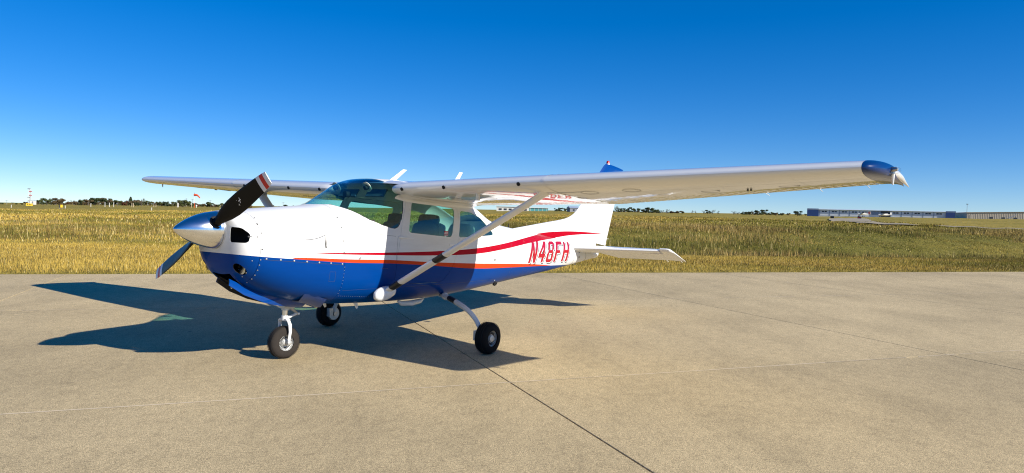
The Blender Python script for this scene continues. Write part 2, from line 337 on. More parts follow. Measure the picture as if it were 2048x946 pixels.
# grass blades standing on the field
def grass_material():
    mt, nt, b = mat('grass_blades'); setp(b, Roughness=.85); b.inputs['Specular IOR Level'].default_value = .15
    at_ = node(nt, 'ShaderNodeAttribute', attribute_name='Col'); nt.links.new(at_.outputs['Color'], b.inputs['Base Color'])
    return mt
M['blades'] = grass_material()
def vnoise(x, y, s, seed):
    r = np.random.default_rng(seed).random((64, 64)); x = x * s; y = y * s
    xi = np.floor(x).astype(int); yi = np.floor(y).astype(int); fx = x - xi; fy = y - yi; fx = fx * fx * (3 - 2 * fx); fy = fy * fy * (3 - 2 * fy)
    g = lambda a, b_: r[a % 64, b_ % 64]
    return (g(xi, yi) * (1 - fx) + g(xi + 1, yi) * fx) * (1 - fy) + (g(xi, yi + 1) * (1 - fx) + g(xi + 1, yi + 1) * fx) * fy
def grass(name, label, v0, v1, n, hmin, hmax, wid, clump=0., tall=False):
    u = rng.uniform(-45, 110, n * 4); v = EDGE + .02 + (v0 - EDGE) + (v1 - v0) * rng.random(n * 4)
    X = u * ct - v * st_; Y = u * st_ + v * ct
    ok = (np.abs(X / np.maximum(Y, .1)) < .95) & (Y > 4); X, Y, v, u = X[ok], Y[ok], v[ok], u[ok]
    P1 = .5 * vnoise(X, Y, .11, 1) + .3 * vnoise(X, Y, .31, 2) + .2 * vnoise(X, Y, .9, 3)
    if tall:
        rt = sstep(2, 10, u) ; kk = (P1 > .50) & ((v > 33) | (P1 > .66)) & (rng.random(len(X)) < .35 + .65 * rt); X, Y, v, u, P1 = X[kk], Y[kk], v[kk], u[kk], P1[kk]
    X, Y, v, u, P1 = X[:n], Y[:n], v[:n], u[:n], P1[:n]; k = len(X)
    if v0 <= EDGE:   # ragged edge creeping over the concrete
        v2 = v - .30 * vnoise(u, v * 0, .8, 9) * vnoise(u, v * 0, 3.1, 10) * (v < EDGE + 1.0); X = u * ct - v2 * st_; Y = u * st_ + v2 * ct; v = v2
    Z = np.where(v < EDGE + .01, .0, terr(X, Y))
    h = rng.uniform(hmin, hmax, k) * (.55 + .9 * P1) * np.clip(.30 + (v - EDGE) * .7, .25, 1); w = wid * rng.uniform(.6, 1.3, k)
    an = rng.uniform(0, 2 * np.pi, k); ln = rng.uniform(0, .5, k) * h; la = rng.uniform(0, 2 * np.pi, k)
    V = np.empty((k, 3, 3)); V[:, 0] = np.stack([X - np.cos(an) * w, Y - np.sin(an) * w, Z - .02], 1); V[:, 1] = np.stack([X + np.cos(an) * w, Y + np.sin(an) * w, Z - .02], 1)
    V[:, 2] = np.stack([X + np.cos(la) * ln, Y + np.sin(la) * ln, Z + h], 1)
    P2 = .6 * vnoise(X, Y, .06, 5) + .4 * vnoise(X, Y * 2.5, .2, 6)
    green = np.array([.17, .155, .022]); straw = np.array([.45, .315, .066]); brown = np.array([.15, .095, .028]); pale = np.array([.60, .48, .21])
    if tall: straw = np.array([.42, .29, .10]); green = np.array([.12, .11, .025])
    t = np.clip((P2 - .38) / .20 + rng.normal(0, .25, k), 0, 1)[:, None]; col = green * (1 - t) + straw * t
    P3 = .6 * vnoise(X, Y * 2.2, .16, 21) + .4 * vnoise(X, Y * 2., .5, 22)
    lb = (lush(X, Y) * np.clip((.60 - P3) / .16, 0, 1) * np.clip(rng.normal(.72, .25, k), 0, 1) * (.3 if tall else 1.))[:, None]; col = col * (1 - lb) + np.array([.105, .108, .014]) * lb
    q = rng.random(k); col[q < .10 + .30 * np.clip((vnoise(X, Y * 2.5, .13, 31) - .5) / .2, 0, 1)] = brown; col[q > .94] = pale
    # a greener strip just beside the concrete
    e = np.clip(1 - (v - EDGE) / 1.2, 0, 1)[:, None] * .6; col = col * (1 - e) + np.array([.11, .12, .02]) * e
    col *= rng.uniform(.8, 1.2, (k, 1))
    me = bpy.data.meshes.new(name); me.vertices.add(k * 3); me.loops.add(k * 3); me.polygons.add(k)
    me.vertices.foreach_set('co', V.reshape(-1)); me.loops.foreach_set('vertex_index', np.arange(k * 3, dtype=np.int32))
    me.polygons.foreach_set('loop_start', np.arange(0, k * 3, 3, dtype=np.int32)); me.polygons.foreach_set('loop_total', np.full(k, 3, dtype=np.int32))
    ca = me.color_attributes.new('Col', 'FLOAT_COLOR', 'POINT'); ca.data.foreach_set('color', np.repeat(np.hstack([col, np.ones((k, 1))]), 3, axis=0).astype(np.float32).reshape(-1))
    me.materials.append(M['blades']); me.update(); me.validate()
    o = bpy.data.objects.new(name, me); C.objects.link(o); tag(o, label, 'grass', kind='stuff')
grass('grass', 'dry golden green grass along the far edge of the apron', EDGE, 33, 430000, .035, .115, .0065)
grass('grass', 'mown dry grass in the middle of the field behind the airplane', 28, 66, 300000, .05, .15, .0135)
grass('grass', 'distant dry grass of the field towards the trees', 58, 190, 210000, .10, .26, .045)
grass('tall_grass', 'taller straw coloured grass tufts on the bank at right', 30, 66, 50000, .22, .55, .014, tall=True)

# ------------------------------------------------------------------ the airplane
def yawm(): return None
YAW = R(53.582); APITCH = R(1.167)
base = Vector((-3.085, 6.388, 0)) + Vector((math.cos(YAW), math.sin(YAW), 0)) * AM
plane = empty('parked_airplane', base, (0, APITCH, YAW))
tag(plane, 'white, blue and red single engine high wing airplane parked on the concrete', 'airplane')
def V3(a, l, z): return Vector((a - AM, -l, z))
#   a,   w,   top,  bottom, widest z, exponents
ST = [(.415, .19, 1.445, 1.115, 1.285, 2.0, 2.0), (.428, .30, 1.452, 1.00, 1.235, 2.1, 2.1), (.46, .375, 1.455, .90, 1.20, 2.2, 2.2), (.52, .425, 1.475, .83, 1.18, 2.3, 2.3),
 (.65, .47, 1.495, .74, 1.14, 2.35, 2.4), (.85, .50, 1.52, .66, 1.10, 2.4, 2.5), (1.15, .53, 1.55, .585, 1.07, 2.5, 2.7), (1.46, .55, 1.585, .540, 1.05, 2.5, 2.9),
 (1.60, .557, 1.640, .528, 1.05, 2.4, 3.0), (1.80, .566, 1.765, .518, 1.05, 2.4, 3.0), (2.02, .573, 1.885, .510, 1.05, 2.7, 3.0), (2.20, .58, 1.925, .505, 1.05, 3.2, 3.0),
 (2.60, .58, 1.94, .502, 1.05, 3.4, 3.0), (3.10, .575, 1.925, .508, 1.05, 3.4, 3.0), (3.50, .552, 1.87, .528, 1.05, 3.2, 2.9), (3.90, .505, 1.73, .56, 1.04, 2.9, 2.9),
 (4.30, .45, 1.555, .598, 1.03, 2.7, 2.8), (4.60, .41, 1.48, .626, 1.02, 2.6, 2.7), (5.20, .335, 1.41, .685, 1.02, 2.5, 2.6), (6.00, .24, 1.335, .762, 1.02, 2.4, 2.5),
 (6.80, .152, 1.25, .855, 1.03, 2.3, 2.4), (7.40, .09, 1.165, .932, 1.03, 2.2, 2.3), (7.62, .06, 1.10, .96, 1.03, 2.0, 2.1)]
XS = [s[0] for s in ST]
def sec(a):
    if a <= XS[0]: return ST[0][1:]
    if a >= XS[-1]: return ST[-1][1:]
    i = bisect.bisect_right(XS, a) - 1
    def tang(k, c):
        if k == 0: return (ST[1][c] - ST[0][c]) / (XS[1] - XS[0])
        if k == len(XS) - 1: return (ST[-1][c] - ST[-2][c]) / (XS[-1] - XS[-2])
        h0, h1 = XS[k] - XS[k - 1], XS[k + 1] - XS[k]; d0 = (ST[k][c] - ST[k - 1][c]) / h0; d1 = (ST[k + 1][c] - ST[k][c]) / h1
        return 0 if d0 * d1 <= 0 else 3 * (h0 + h1) / ((2 * h1 + h0) / d0 + (h1 + 2 * h0) / d1)
    h = XS[i + 1] - XS[i]; t = (a - XS[i]) / h; out = []
    for c in range(1, 7):
        y0, y1 = ST[i][c], ST[i + 1][c]; m0, m1 = tang(i, c) * h, tang(i + 1, c) * h
        out.append((2 * t ** 3 - 3 * t * t + 1) * y0 + (t ** 3 - 2 * t * t + t) * m0 + (-2 * t ** 3 + 3 * t * t) * y1 + (t ** 3 - t * t) * m1)
    return out
def secpt(a, th, ins=0.):
    w, zt, zb, zm, nt, nb = sec(a); c, s = math.cos(th), math.sin(th); n = nt if s >= 0 else nb; h = (zt - zm) if s >= 0 else (zm - zb)
    return V3(a, (w - ins) * math.copysign(abs(c) ** (2 / n), c), zm + (h - ins) * math.copysign(abs(s) ** (2 / n), s))
def halfw(a, z):
    w, zt, zb, zm, nt, nb = sec(a)
    q, n = ((z - zm) / (zt - zm), nt) if z >= zm else ((zm - z) / (zm - zb), nb)
    return w * (1 - q ** n) ** (1 / n) if q < 1 else 0.
NT = 112
def shell(name, a0, a1, step, mats, i0=0., i1=.012, capend=(False, False)):
    n = max(3, int((a1 - a0) / step)); mb = MB(); O = []; I = []
    th = [2 * math.pi * (k + .5) / NT for k in range(NT)]
    for i in range(n + 1):
        a = a0 + (a1 - a0) * i / n
        O.append([secpt(a, t, i0) for t in th]); I.append([secpt(a, t, i1) for t in th])
    nv = NT; vsx = [q for r in O for q in r] + [q for r in I for q in r]; off = (n + 1) * nv; F = []; MI = []
    for i in range(n):
        for j in range(nv):
            j2 = (j + 1) % nv
            F.append((i * nv + j, i * nv + j2, (i + 1) * nv + j2, (i + 1) * nv + j)); MI.append(0)
            F.append((off + i * nv + j, off + (i + 1) * nv + j, off + (i + 1) * nv + j2, off + i * nv + j2)); MI.append(1)
    for i in (0, n):
        for j in range(nv):
            j2 = (j + 1) % nv; q = (i * nv + j, off + i * nv + j, off + i * nv + j2, i * nv + j2)
            F.append(q if i == 0 else q[::-1]); MI.append(0)
    mb.v = [tuple(q) for q in vsx]; mb.f = F; mb.mi = MI
    return mb.build(name, mats, plane)
def cutter_side(poly, lo=-1.2, hi=1.2):
    mb = MB(); mb.prism([(a - AM, z) for a, z in poly], 1, lo, hi); return mb.build('cut', M['white'], plane, 0)
def inflate(poly, d):
    c = Vector((sum(q[0] for q in poly) / len(poly), sum(q[1] for q in poly) / len(poly))); n = len(poly); out = []
    area = sum(poly[i][0] * poly[(i + 1) % n][1] - poly[(i + 1) % n][0] * poly[i][1] for i in range(n)); sg = 1 if area > 0 else -1
    for i in range(n):
        t = (Vector(poly[(i + 1) % n]) - Vector(poly[i - 1])); t.normalize(); out.append((poly[i][0] + t.y * d * sg, poly[i][1] - t.x * d * sg))
    return out
WS = [(1.38, 1.59), (1.47, 1.592), (1.569, 1.598), (1.69, 1.546), (1.80, 1.49), (1.884, 1.449), (2.03, 1.40), (2.15, 1.372), (2.205, 1.367), (2.25, 1.385), (2.28, 1.42), (2.309, 1.475), (2.385, 1.72), (2.36, 1.80), (2.26, 1.90), (2.16, 1.98), (1.3, 1.98)]
DW = fillet([(2.405, 1.322), (2.492, 1.688), (3.245, 1.635), (3.165, 1.278)], .06)
RW = fillet([(3.36, 1.612), (3.60, 1.603), (3.86, 1.54), (4.135, 1.35), (4.125, 1.318), (3.30, 1.282)], .045)
DOOR = fillet([(2.235, .74), (2.25, 1.0), (2.32, 1.45), (2.44, 1.745), (3.30, 1.69), (3.312, 1.45), (3.29, 1.12), (3.20, .92), (3.04, .74)], .07)
def build_fuselage():
    body = [M['livery'], M['cabin']]
    bowl = shell('nose_bowl', .415, .598, .012, [M['livery'], M['hole']])
    cowl = shell('cowling', .601, 1.528, .035, [M['livery'], M['hole']])
    fus = shell('fuselage', 1.531, 7.62, .04, body)
    door_src = fus.data.copy()
    # nose bowl: inlets and landing lights, front closed behind the spinner
    for s in (1, -1):
        mb = MB(); pl = fillet([(.235, 1.185), (.235, 1.33), (.345, 1.325), (.415, 1.27), (.415, 1.185)], .03)
        mb.prism([(-s * l, z) for l, z in pl], 0, .3 - AM, .56 - AM); c = mb.build('cut', M['white'], plane, 0); boolean(bowl, c, 'DIFFERENCE'); kill(c)
        mb = MB(); mb.lathe([(.3, .054), (.62, .054)], (-AM, -s * .285, .935), (1, 0, 0)); c = mb.build('cut', M['hole'], plane, 0); boolean(bowl, c, 'DIFFERENCE'); kill(c)
        lmp = MB(); lmp.lathe([(.525, .050), (.545, .04), (.56, .02)], (-AM, -s * .285, .935), (1, 0, 0)); lo = lmp.build('landing_light', M['chrome'], plane)
        mb = MB(); mb.lathe([(.515, .050), (.519, .050)], (-AM, -s * .285, .935), (1, 0, 0)); mb.build('lens', M['clear'], lo)
        mb = MB(); mb.box(V3(.56, s * .325, 1.255), (.02, .22, .2)); 
    mb = MB(); mb.lathe([(.0, .195), (.008, .195)], V3(.421, 0, 1.285), (1, 0, 0)); mb.build('nose_plate', M['white'], plane)
    # engine baffle behind the inlets
    mb = MB(); mb.box(V3(.60, 0, 1.24), (.01, .78, .26)); mb.build('engine_baffle', M['hole'], plane, 0)
    # nose gear bay
    mb = MB(); mb.box(V3(.875, 0, .62), (.79, .30, .42)); c = mb.build('cut', M['hole'], plane, 0); boolean(cowl, c, 'DIFFERENCE'); kill(c)
    mb = MB(); mb.box(V3(.545, 0, .76), (.13, .30, .24)); c = mb.build('cut', M['hole'], plane, 0); boolean(bowl, c, 'DIFFERENCE'); kill(c)
    mb = MB(); mb.box(V3(.93, 0, .98), (.66, .6, .02)); mb.build('gear_bay', M['dark'], plane, 0)
    # windows and doors
    cw = cutter_side(WS); boolean(fus, cw, 'DIFFERENCE')
    wsx = shell('windshield', 1.45, 2.45, .03, [M['ws'], M['ws']], .003, .007); boolean(wsx, cw, 'INTERSECT'); boolean(cowl, cw, 'DIFFERENCE'); kill(cw)
    cw = cutter_side(RW); boolean(fus, cw, 'DIFFERENCE')
    for s in (1, -1):
        pane = shell('side_window', 3.2, 4.25, .04, [M['glass'], M['glass']], .003, .007)
        c2 = cutter_side(RW, *((-1.2, 0) if s > 0 else (0, 1.2))); boolean(pane, c2, 'INTERSECT'); kill(c2)
    kill(cw)
    mb = MB(); mb.prism(fillet([(3.70 - AM, -.33), (3.70 - AM, .33), (4.22 - AM, .29), (4.22 - AM, -.29)], .06), 2, 1.45, 2.1); cb = mb.build('cut', M['white'], plane, 0)
    boolean(fus, cb, 'DIFFERENCE'); pane = shell('rear_window', 3.5, 4.4, .04, [M['glass'], M['glass']], .003, .007); boolean(pane, cb, 'INTERSECT'); kill(cb)
    cd = cutter_side(inflate(DOOR, .0035)); boolean(fus, cd, 'DIFFERENCE'); kill(cd)
    for s in (1, -1):
        rngy = (-1.2, 0) if s > 0 else (0, 1.2)
        d = bpy.data.objects.new('door', door_src.copy()); C.objects.link(d); d.parent = plane
        c2 = cutter_side(DOOR, *rngy); boolean(d, c2, 'INTERSECT'); kill(c2)
        c3 = cutter_side(DW); boolean(d, c3, 'DIFFERENCE'); kill(c3)
        pane = shell('door_window', 2.3, 3.4, .04, [M['glass'], M['glass']], .003, .007); c2 = cutter_side(DW, *rngy); boolean(pane, c2, 'INTERSECT'); kill(c2); pane.parent = d
        # rubber lip round the pane, handle, lower hinge
        mb = MB(); loop = inflate(DW, .006); mb2 = [V3(a, s * (halfw(a, z) + .001), z) for a, z in loop]; rows = []
        inn = [V3(a, s * (halfw(a, z) + .002), z) for a, z in inflate(DW, -.004)]
        mb.grid([mb2, inn], cv=True); mb.build('window_seal', M['gear'], d)
        mb = MB(); mb.box(V3(3.18, s * (halfw(3.18, 1.19) + .003), 1.192), (.12, .008, .028)); mb.box(V3(3.215, s * (halfw(3.2, 1.19) + .006), 1.186), (.045, .012, .012)); mb.build('handle', M['gear'], d)
        mb = MB(); mb.lathe([(-.004, .011), (.01, .009)], V3(3.20, s * (halfw(3.2, 1.145)), 1.145), (0, -s, 0), 12); mb.build('lock', M['darkscrew'], d)
        mb = MB(); mb.tube([V3(2.26, s * (halfw(2.26, 1.27)), 1.272), V3(2.30, s * (halfw(2.30, 1.27) + .003), 1.27), V3(2.50, s * (halfw(2.5, 1.255) - .004), 1.255)], [.014, .016, .006], 10); mb.build('hinge', M['gear'], d)
        mb = MB(); 
        for k in range(2): mb.add([V3(a, s * (halfw(a, z) + .0012), z) for a, z in ((2.50 + .16 * k, .86), (2.62 + .16 * k, .856), (2.62 + .16 * k, .862), (2.50 + .16 * k, .866))], [(0, 1, 2, 3)])
        mb.build('step_mark', M['blue'], d, 0)
    # placard inside the left door window
    mb = MB(); mb.box(V3(3.06, .568, 1.325), (.075, .002, .06)); stk = mb.build('placard', M['blade_red'], plane, 0)
    mb = MB()
    for k in range(3): mb.box(V3(3.06, .5702, 1.307 + k * .017), (.062, .002, .006))
    mb.build('print', M['blade_white'], stk, 0)
    # black rubber round windshield foot
    mb = MB(); base_ = [(1.569, 1.598), (1.69, 1.546), (1.80, 1.49), (1.884, 1.449), (2.03, 1.40), (2.15, 1.372), (2.205, 1.367), (2.25, 1.385), (2.28, 1.42), (2.309, 1.475), (2.345, 1.59), (2.385, 1.72)]
    for s in (1, -1): mb.tube([V3(a, s * (halfw(a, z) - .003), z) for a, z in base_], .005, 6)
    mb.build('windshield_seal', M['seal'], plane)
    # tail end
    mb = MB(); rows = []
    for a, k in ((7.55, 1.05), (7.63, 1.0), (7.70, .85), (7.75, .55), (7.775, .12)):
        rows.append([V3(a, .062 * k * math.cos(t), 1.03 + .08 * k * math.sin(t)) for t in [2 * math.pi * j / 20 for j in range(20)]])
    mb.grid(rows, cv=True, capu=True); mb.build('tail_cone', M['white'], plane)
    mb = MB(); th = [2 * math.pi * (k + .5) / 80 for k in range(80)]
    for aa, sl in ((6.72, .10), (7.16, -.30)):
        mb2 = []
        for t in th:
            q = secpt(aa, t); zz = q.z
            a_ = aa + sl * (zz - 1.02); q = secpt(a_, t, -.001); mb2.append(q)
        mb.tube(mb2 + mb2[:1], .0022, 5)
    mb.build('tail_seam', M['darkscrew'], plane)
    mb = MB(); mb.box(V3(6.90, halfw(6.9, 1.075) + .001, 1.075), (.05, .004, .028)); mb.build('data_plate', M['dark'], plane, 0); mb = MB(); mb.box(V3(6.90, halfw(6.9, .99) + .001, .985), (.05, .004, .035)); mb.build('data_plate', M['steel'], plane, 0)
    # louvre on the cowl side, access panel, static port, vents
    mb = MB(); rows = []
    for k in range(9):
        t = k / 8; a = 1.06 + .225 * t; z0 = 1.225 + .05 * t ** 2; rows.append([V3(a, halfw(a, z0) + .0005 + .006 * t, z0), V3(a, halfw(a, z0 - .005) + .003 + .018 * t, z0 - .006), V3(a, halfw(a, z0 - .12 * t - .008) + .0005, z0 - .12 * t - .01)])
    mb.grid(rows); lv = mb.build('cowl_louvre', M['white'], plane, 60)
    mb = MB(); mb.add([V3(1.287, halfw(1.287, 1.27) + .004, 1.272), V3(1.287, halfw(1.287, 1.15) - .001, 1.145), V3(1.302, halfw(1.30, 1.15) + .002, 1.145), V3(1.302, halfw(1.3, 1.27) + .002, 1.272), V3(1.287, halfw(1.287, 1.27) + .022, 1.265)], [(0, 4, 1), (0, 1, 2, 3)]); mb.tube([V3(1.06 + .225 * k / 8, halfw(1.06 + .225 * k / 8, 1.225 + .05 * (k / 8) ** 2) + .004 + .006 * k / 8, 1.226 + .05 * (k / 8) ** 2) for k in range(9)], .0025, 5)
    mb.tube([V3(1.29, halfw(1.29, z) + .004, z) for z in frange(1.145, 1.272, 6)], [.002, .006, .008, .009, .009, .009, .007], 6); mb.build('louvre_slot', M['dark'], lv, 0)
    # panel lines
    mb = MB()
    def line(pts, r=.0018, s=1): mb.tube([V3(a, s * (halfw(a, z) + .0003), z) for a, z in pts], r, 5)
    def seg(p0, p1, n=14): return [(p0[0] + (p1[0] - p0[0]) * i / n, p0[1] + (p1[1] - p0[1]) * i / n) for i in range(n + 1)]
    for s in (1, -1):
        line(seg((.63, 1.032), (1.52, .972), 30), .0016, s); line(seg((1.535, 1.335), (2.22, 1.28)), .0015, s); line(seg((2.25, 1.26), (2.235, 1.0)), .0012, s)
        for rect in ([(1.355, .905), (1.425, .902), (1.43, .80), (1.36, .803)], [(4.05, 1.23), (4.32, 1.215), (4.33, .98), (4.05, .98)], [(2.02, .93), (2.12, .925)]):
            for i in range(len(rect) - (len(rect) == 2)): line(seg(rect[i], rect[(i + 1) % len(rect)], 6), .0012, s)
    for s in (1, -1):
        for a in (4.62, 5.02, 5.86, 6.35): line(seg((a, sec(a)[1] - .03), (a + .02, sec(a)[2] + .06), 24), .0011, s)
        line(seg((4.35, 1.32), (6.6, 1.16), 30), .0009, s); line(seg((1.56, .70), (4.3, .72), 40), .0010, s)
    mb.build('panel_seam', M['darkscrew'], plane, 60)['kind'] = 'stuff'
    # screws and fasteners (one small mesh, shared)
    sm = MB(); sm.lathe([(-.002, .008), (.0025, .0075), (.0035, .004)], (0, 0, 0), (1, 0, 0), 8)
    scr = {}
    def screw(a, z, l=None, k='screw', r=1.0, s=1):
        w = halfw(a, z); n = Vector((-(halfw(a + .01, z) - halfw(a - .01, z)) / .02, -s, -(halfw(a, z + .01) - halfw(a, z - .01)) / .02)); n.normalize()
        if k not in scr: o = sm.build('fastener', M[k], plane); scr[k] = o.data
        else: o = bpy.data.objects.new('fastener', scr[k]); C.objects.link(o); o.parent = plane
        o.location = V3(a, s * w, z); o.rotation_euler = n.to_track_quat('X', 'Z').to_euler(); o.scale = (r, r, r)
    for s in (1, -1):
        for k in range(7): screw(.66 + .14 * k, 1.042 - .0093 * k - .003, r=1.15, s=s)
        for z in (1.42, 1.28, 1.13): screw(.614, z, k='darkscrew', s=s)
        for z in (1.46, 1.36, 1.22, 1.10): screw(1.515, z, k='darkscrew', s=s)
        for a in (.50, .52, .575): screw(a, 1.245, k='darkscrew', s=s)
        for z in (1.03, .98, .93, .88, .84, .80): screw(.61 - .0 * z, z, r=.75, s=s)
        for z in (1.02, .90, .86): screw(.545, z, r=.7, s=s)
        screw(1.72, 1.045, r=2.0, s=s); screw(4.17, .992, k='darkscrew', r=1.8, s=s)
        for k in range(22): screw(1.56 + .026 * k, .64 - .002 * k, r=.35, s=s)
        for k in range(9): screw(1.53, .95 - .035 * k, r=.4, s=s)
    return fus
fus = build_fuselage()

# ---- registration letters, conforming to the fuselage side
def slant(pts, x0, w=.15): return [(x0 + x * w, y) for x, y in pts]
GL = {'N': [[(0, 0), (.26, 0), (.26, 1), (0, 1)], [(.74, 0), (1, 0), (1, 1), (.74, 1)], [(.74, 0), (.96, 0), (.28, 1), (.04, 1)]],
 '4': [[(.60, 0), (.86, 0), (.86, 1), (.60, 1)], [(0, .24), (1, .24), (1, .40), (0, .40)], [(0, .40), (.24, .40), (.80, 1), (.55, 1)]],
 '8': [[(.22, 0), (.78, 0), (1, .08), (1, .13), (0, .13), (0, .08)], [(.03, .87), (.97, .87), (.97, .92), (.76, 1), (.24, 1), (.03, .92)], [(.12, .45), (.88, .45), (.88, .58), (.12, .58)], [(0, .1), (.27, .1), (.27, .49), (.17, .49), (0, .40)], [(.73, .1), (1, .1), (1, .40), (.83, .49), (.73, .49)], [(.03, .64), (.19, .54), (.28, .54), (.28, .9), (.03, .9)], [(.72, .54), (.81, .54), (.97, .64), (.97, .9), (.72, .9)]],
 'F': [[(0, 0), (.27, 0), (.27, 1), (0, 1)], [(.2, .86), (1, .86), (1, 1), (.2, 1)], [(.2, .44), (.78, .44), (.78, .57), (.2, .57)]],
 'H': [[(0, 0), (.27, 0), (.27, 1), (0, 1)], [(.73, 0), (1, 0), (1, 1), (.73, 1)], [(.2, .44), (.8, .44), (.8, .58), (.2, .58)]]}
def letters():
    A0, A1, Z0, Z1 = 5.13, 6.50, .925, 1.240
    reg = empty('registration_number', (0, 0, 0)); reg.parent = plane
    pitch = (A1 - A0 - .0) / 5
    for k, ch in enumerate('N48FH'):
        w = pitch * .74
        o = None
        for dx, dz, off, g, mt, nm in ((0, 0, .0042, .0035, 'red', 'letter'), (.014, -.011, .0024, .0055, 'white', 'letter_outline'), (.030, -.024, .0012, .004, 'blackshadow', 'letter_shadow')):
            mb = MB(); 
            # each stroke a hair higher than the last so overlaps never share a plane
            st0 = GL[ch]
            for i, q in enumerate(st0):
                P = [(x * w, y * (Z1 - Z0)) for x, y in q]; P = inflate(P, g) if g else P
                bm = bmesh.new(); f_ = bm.faces.new([bm.verts.new((x, y, 0)) for x, y in P])
                for kz in range(-1, 13):
                    zc = (Z1 - Z0) * kz / 11; geo = bm.verts[:] + bm.edges[:] + bm.faces[:]; bmesh.ops.bisect_plane(bm, geom=geo, plane_co=(0, zc, 0), plane_no=(0, 1, 0))
                bm.verts.index_update(); vs_ = []
                for t in bm.verts:
                    z = Z0 + t.co.y + dz; a = A0 + pitch * k + t.co.x + dx + t.co.y * .42; vs_.append(V3(a, halfw(a, z) + off + i * .00012, z))
                mb.add(vs_, [tuple(v_.index for v_ in f.verts) for f in bm.faces]); bm.free()
            oo = mb.build(nm, M[mt], reg, 0); 
letters()

# ---- wings
def foil(n=26, t=.12, m=.02, p=.4):
    up, lo = [], []
    for i in range(n + 1):
        x = .5 * (1 - math.cos(math.pi * i / n)); yt = 5 * t * (.2969 * math.sqrt(x) - .126 * x - .3516 * x * x + .2843 * x ** 3 - .1036 * x ** 4)
        yc = m / p ** 2 * (2 * p * x - x * x) if x < p else m / (1 - p) ** 2 * ((1 - 2 * p) + 2 * p * x - x * x)
        up.append((x, yc + yt)); lo.append((x, yc - yt))
    return up, lo
UP, LO = foil()
def interp(tab, x):
    for (x0, y0), (x1, y1) in zip(tab, tab[1:]):
        if x <= x1: return y0 + (y1 - y0) * (x - x0) / (x1 - x0)
    return tab[-1][1]
# span station l: LE a, LE z, TE a, TE z
WST = [(.40, 2.36, 1.80, 3.79, 1.70), (.47, 2.23, 1.803, 3.79, 1.702), (.53, 2.175, 1.807, 3.79, 1.704), (.62, 2.155, 1.812, 3.785, 1.706), (2.55, 2.155, 1.872, 3.775, 1.745), (5.25, 2.255, 1.966, 3.345, 1.925)]
def wst(l):
    for s0, s1 in zip(WST, WST[1:]):
        if l <= s1[0]:
            t = (l - s0[0]) / (s1[0] - s0[0]); return [s0[i] + (s1[i] - s0[i]) * t for i in range(1, 5)]
    return list(WST[-1][1:])
def wpt(l, x, y, s, sc=1.0, grow=0.):
    a0, z0, a1, z1 = wst(l); ch = a1 - a0
    return V3(a0 + ch * x, s * l, z0 + (z1 - z0) * x + y * ch * sc + grow)
SPLIT = .735
def spar_section(l, s):
    pts = []
    xs = [SPLIT * (1 - math.cos(math.pi * .5 * i / 18)) for i in range(19)]
    for x in reversed(xs): pts.append(wpt(l, x, interp(UP, x), s))
    for x in xs[1:]: pts.append(wpt(l, x, interp(LO, x), s))
    return pts
def surface_section(l, s, x0, ridge):
    pts = []; xs = [x0 + (1 - x0) * i / 8 for i in range(9)]
    for i, x in enumerate(reversed(xs)): pts.append(wpt(l, x, interp(UP, x), s, grow=ridge * (0.25 + .75 * (x > x0 + .02))))
    for i, x in enumerate(xs[:-1]): pts.append(wpt(l, x, interp(LO, x) - (.0015 if x > .98 else 0), s, grow=-ridge * (.25 + .75 * (x > x0 + .02))))
    return pts
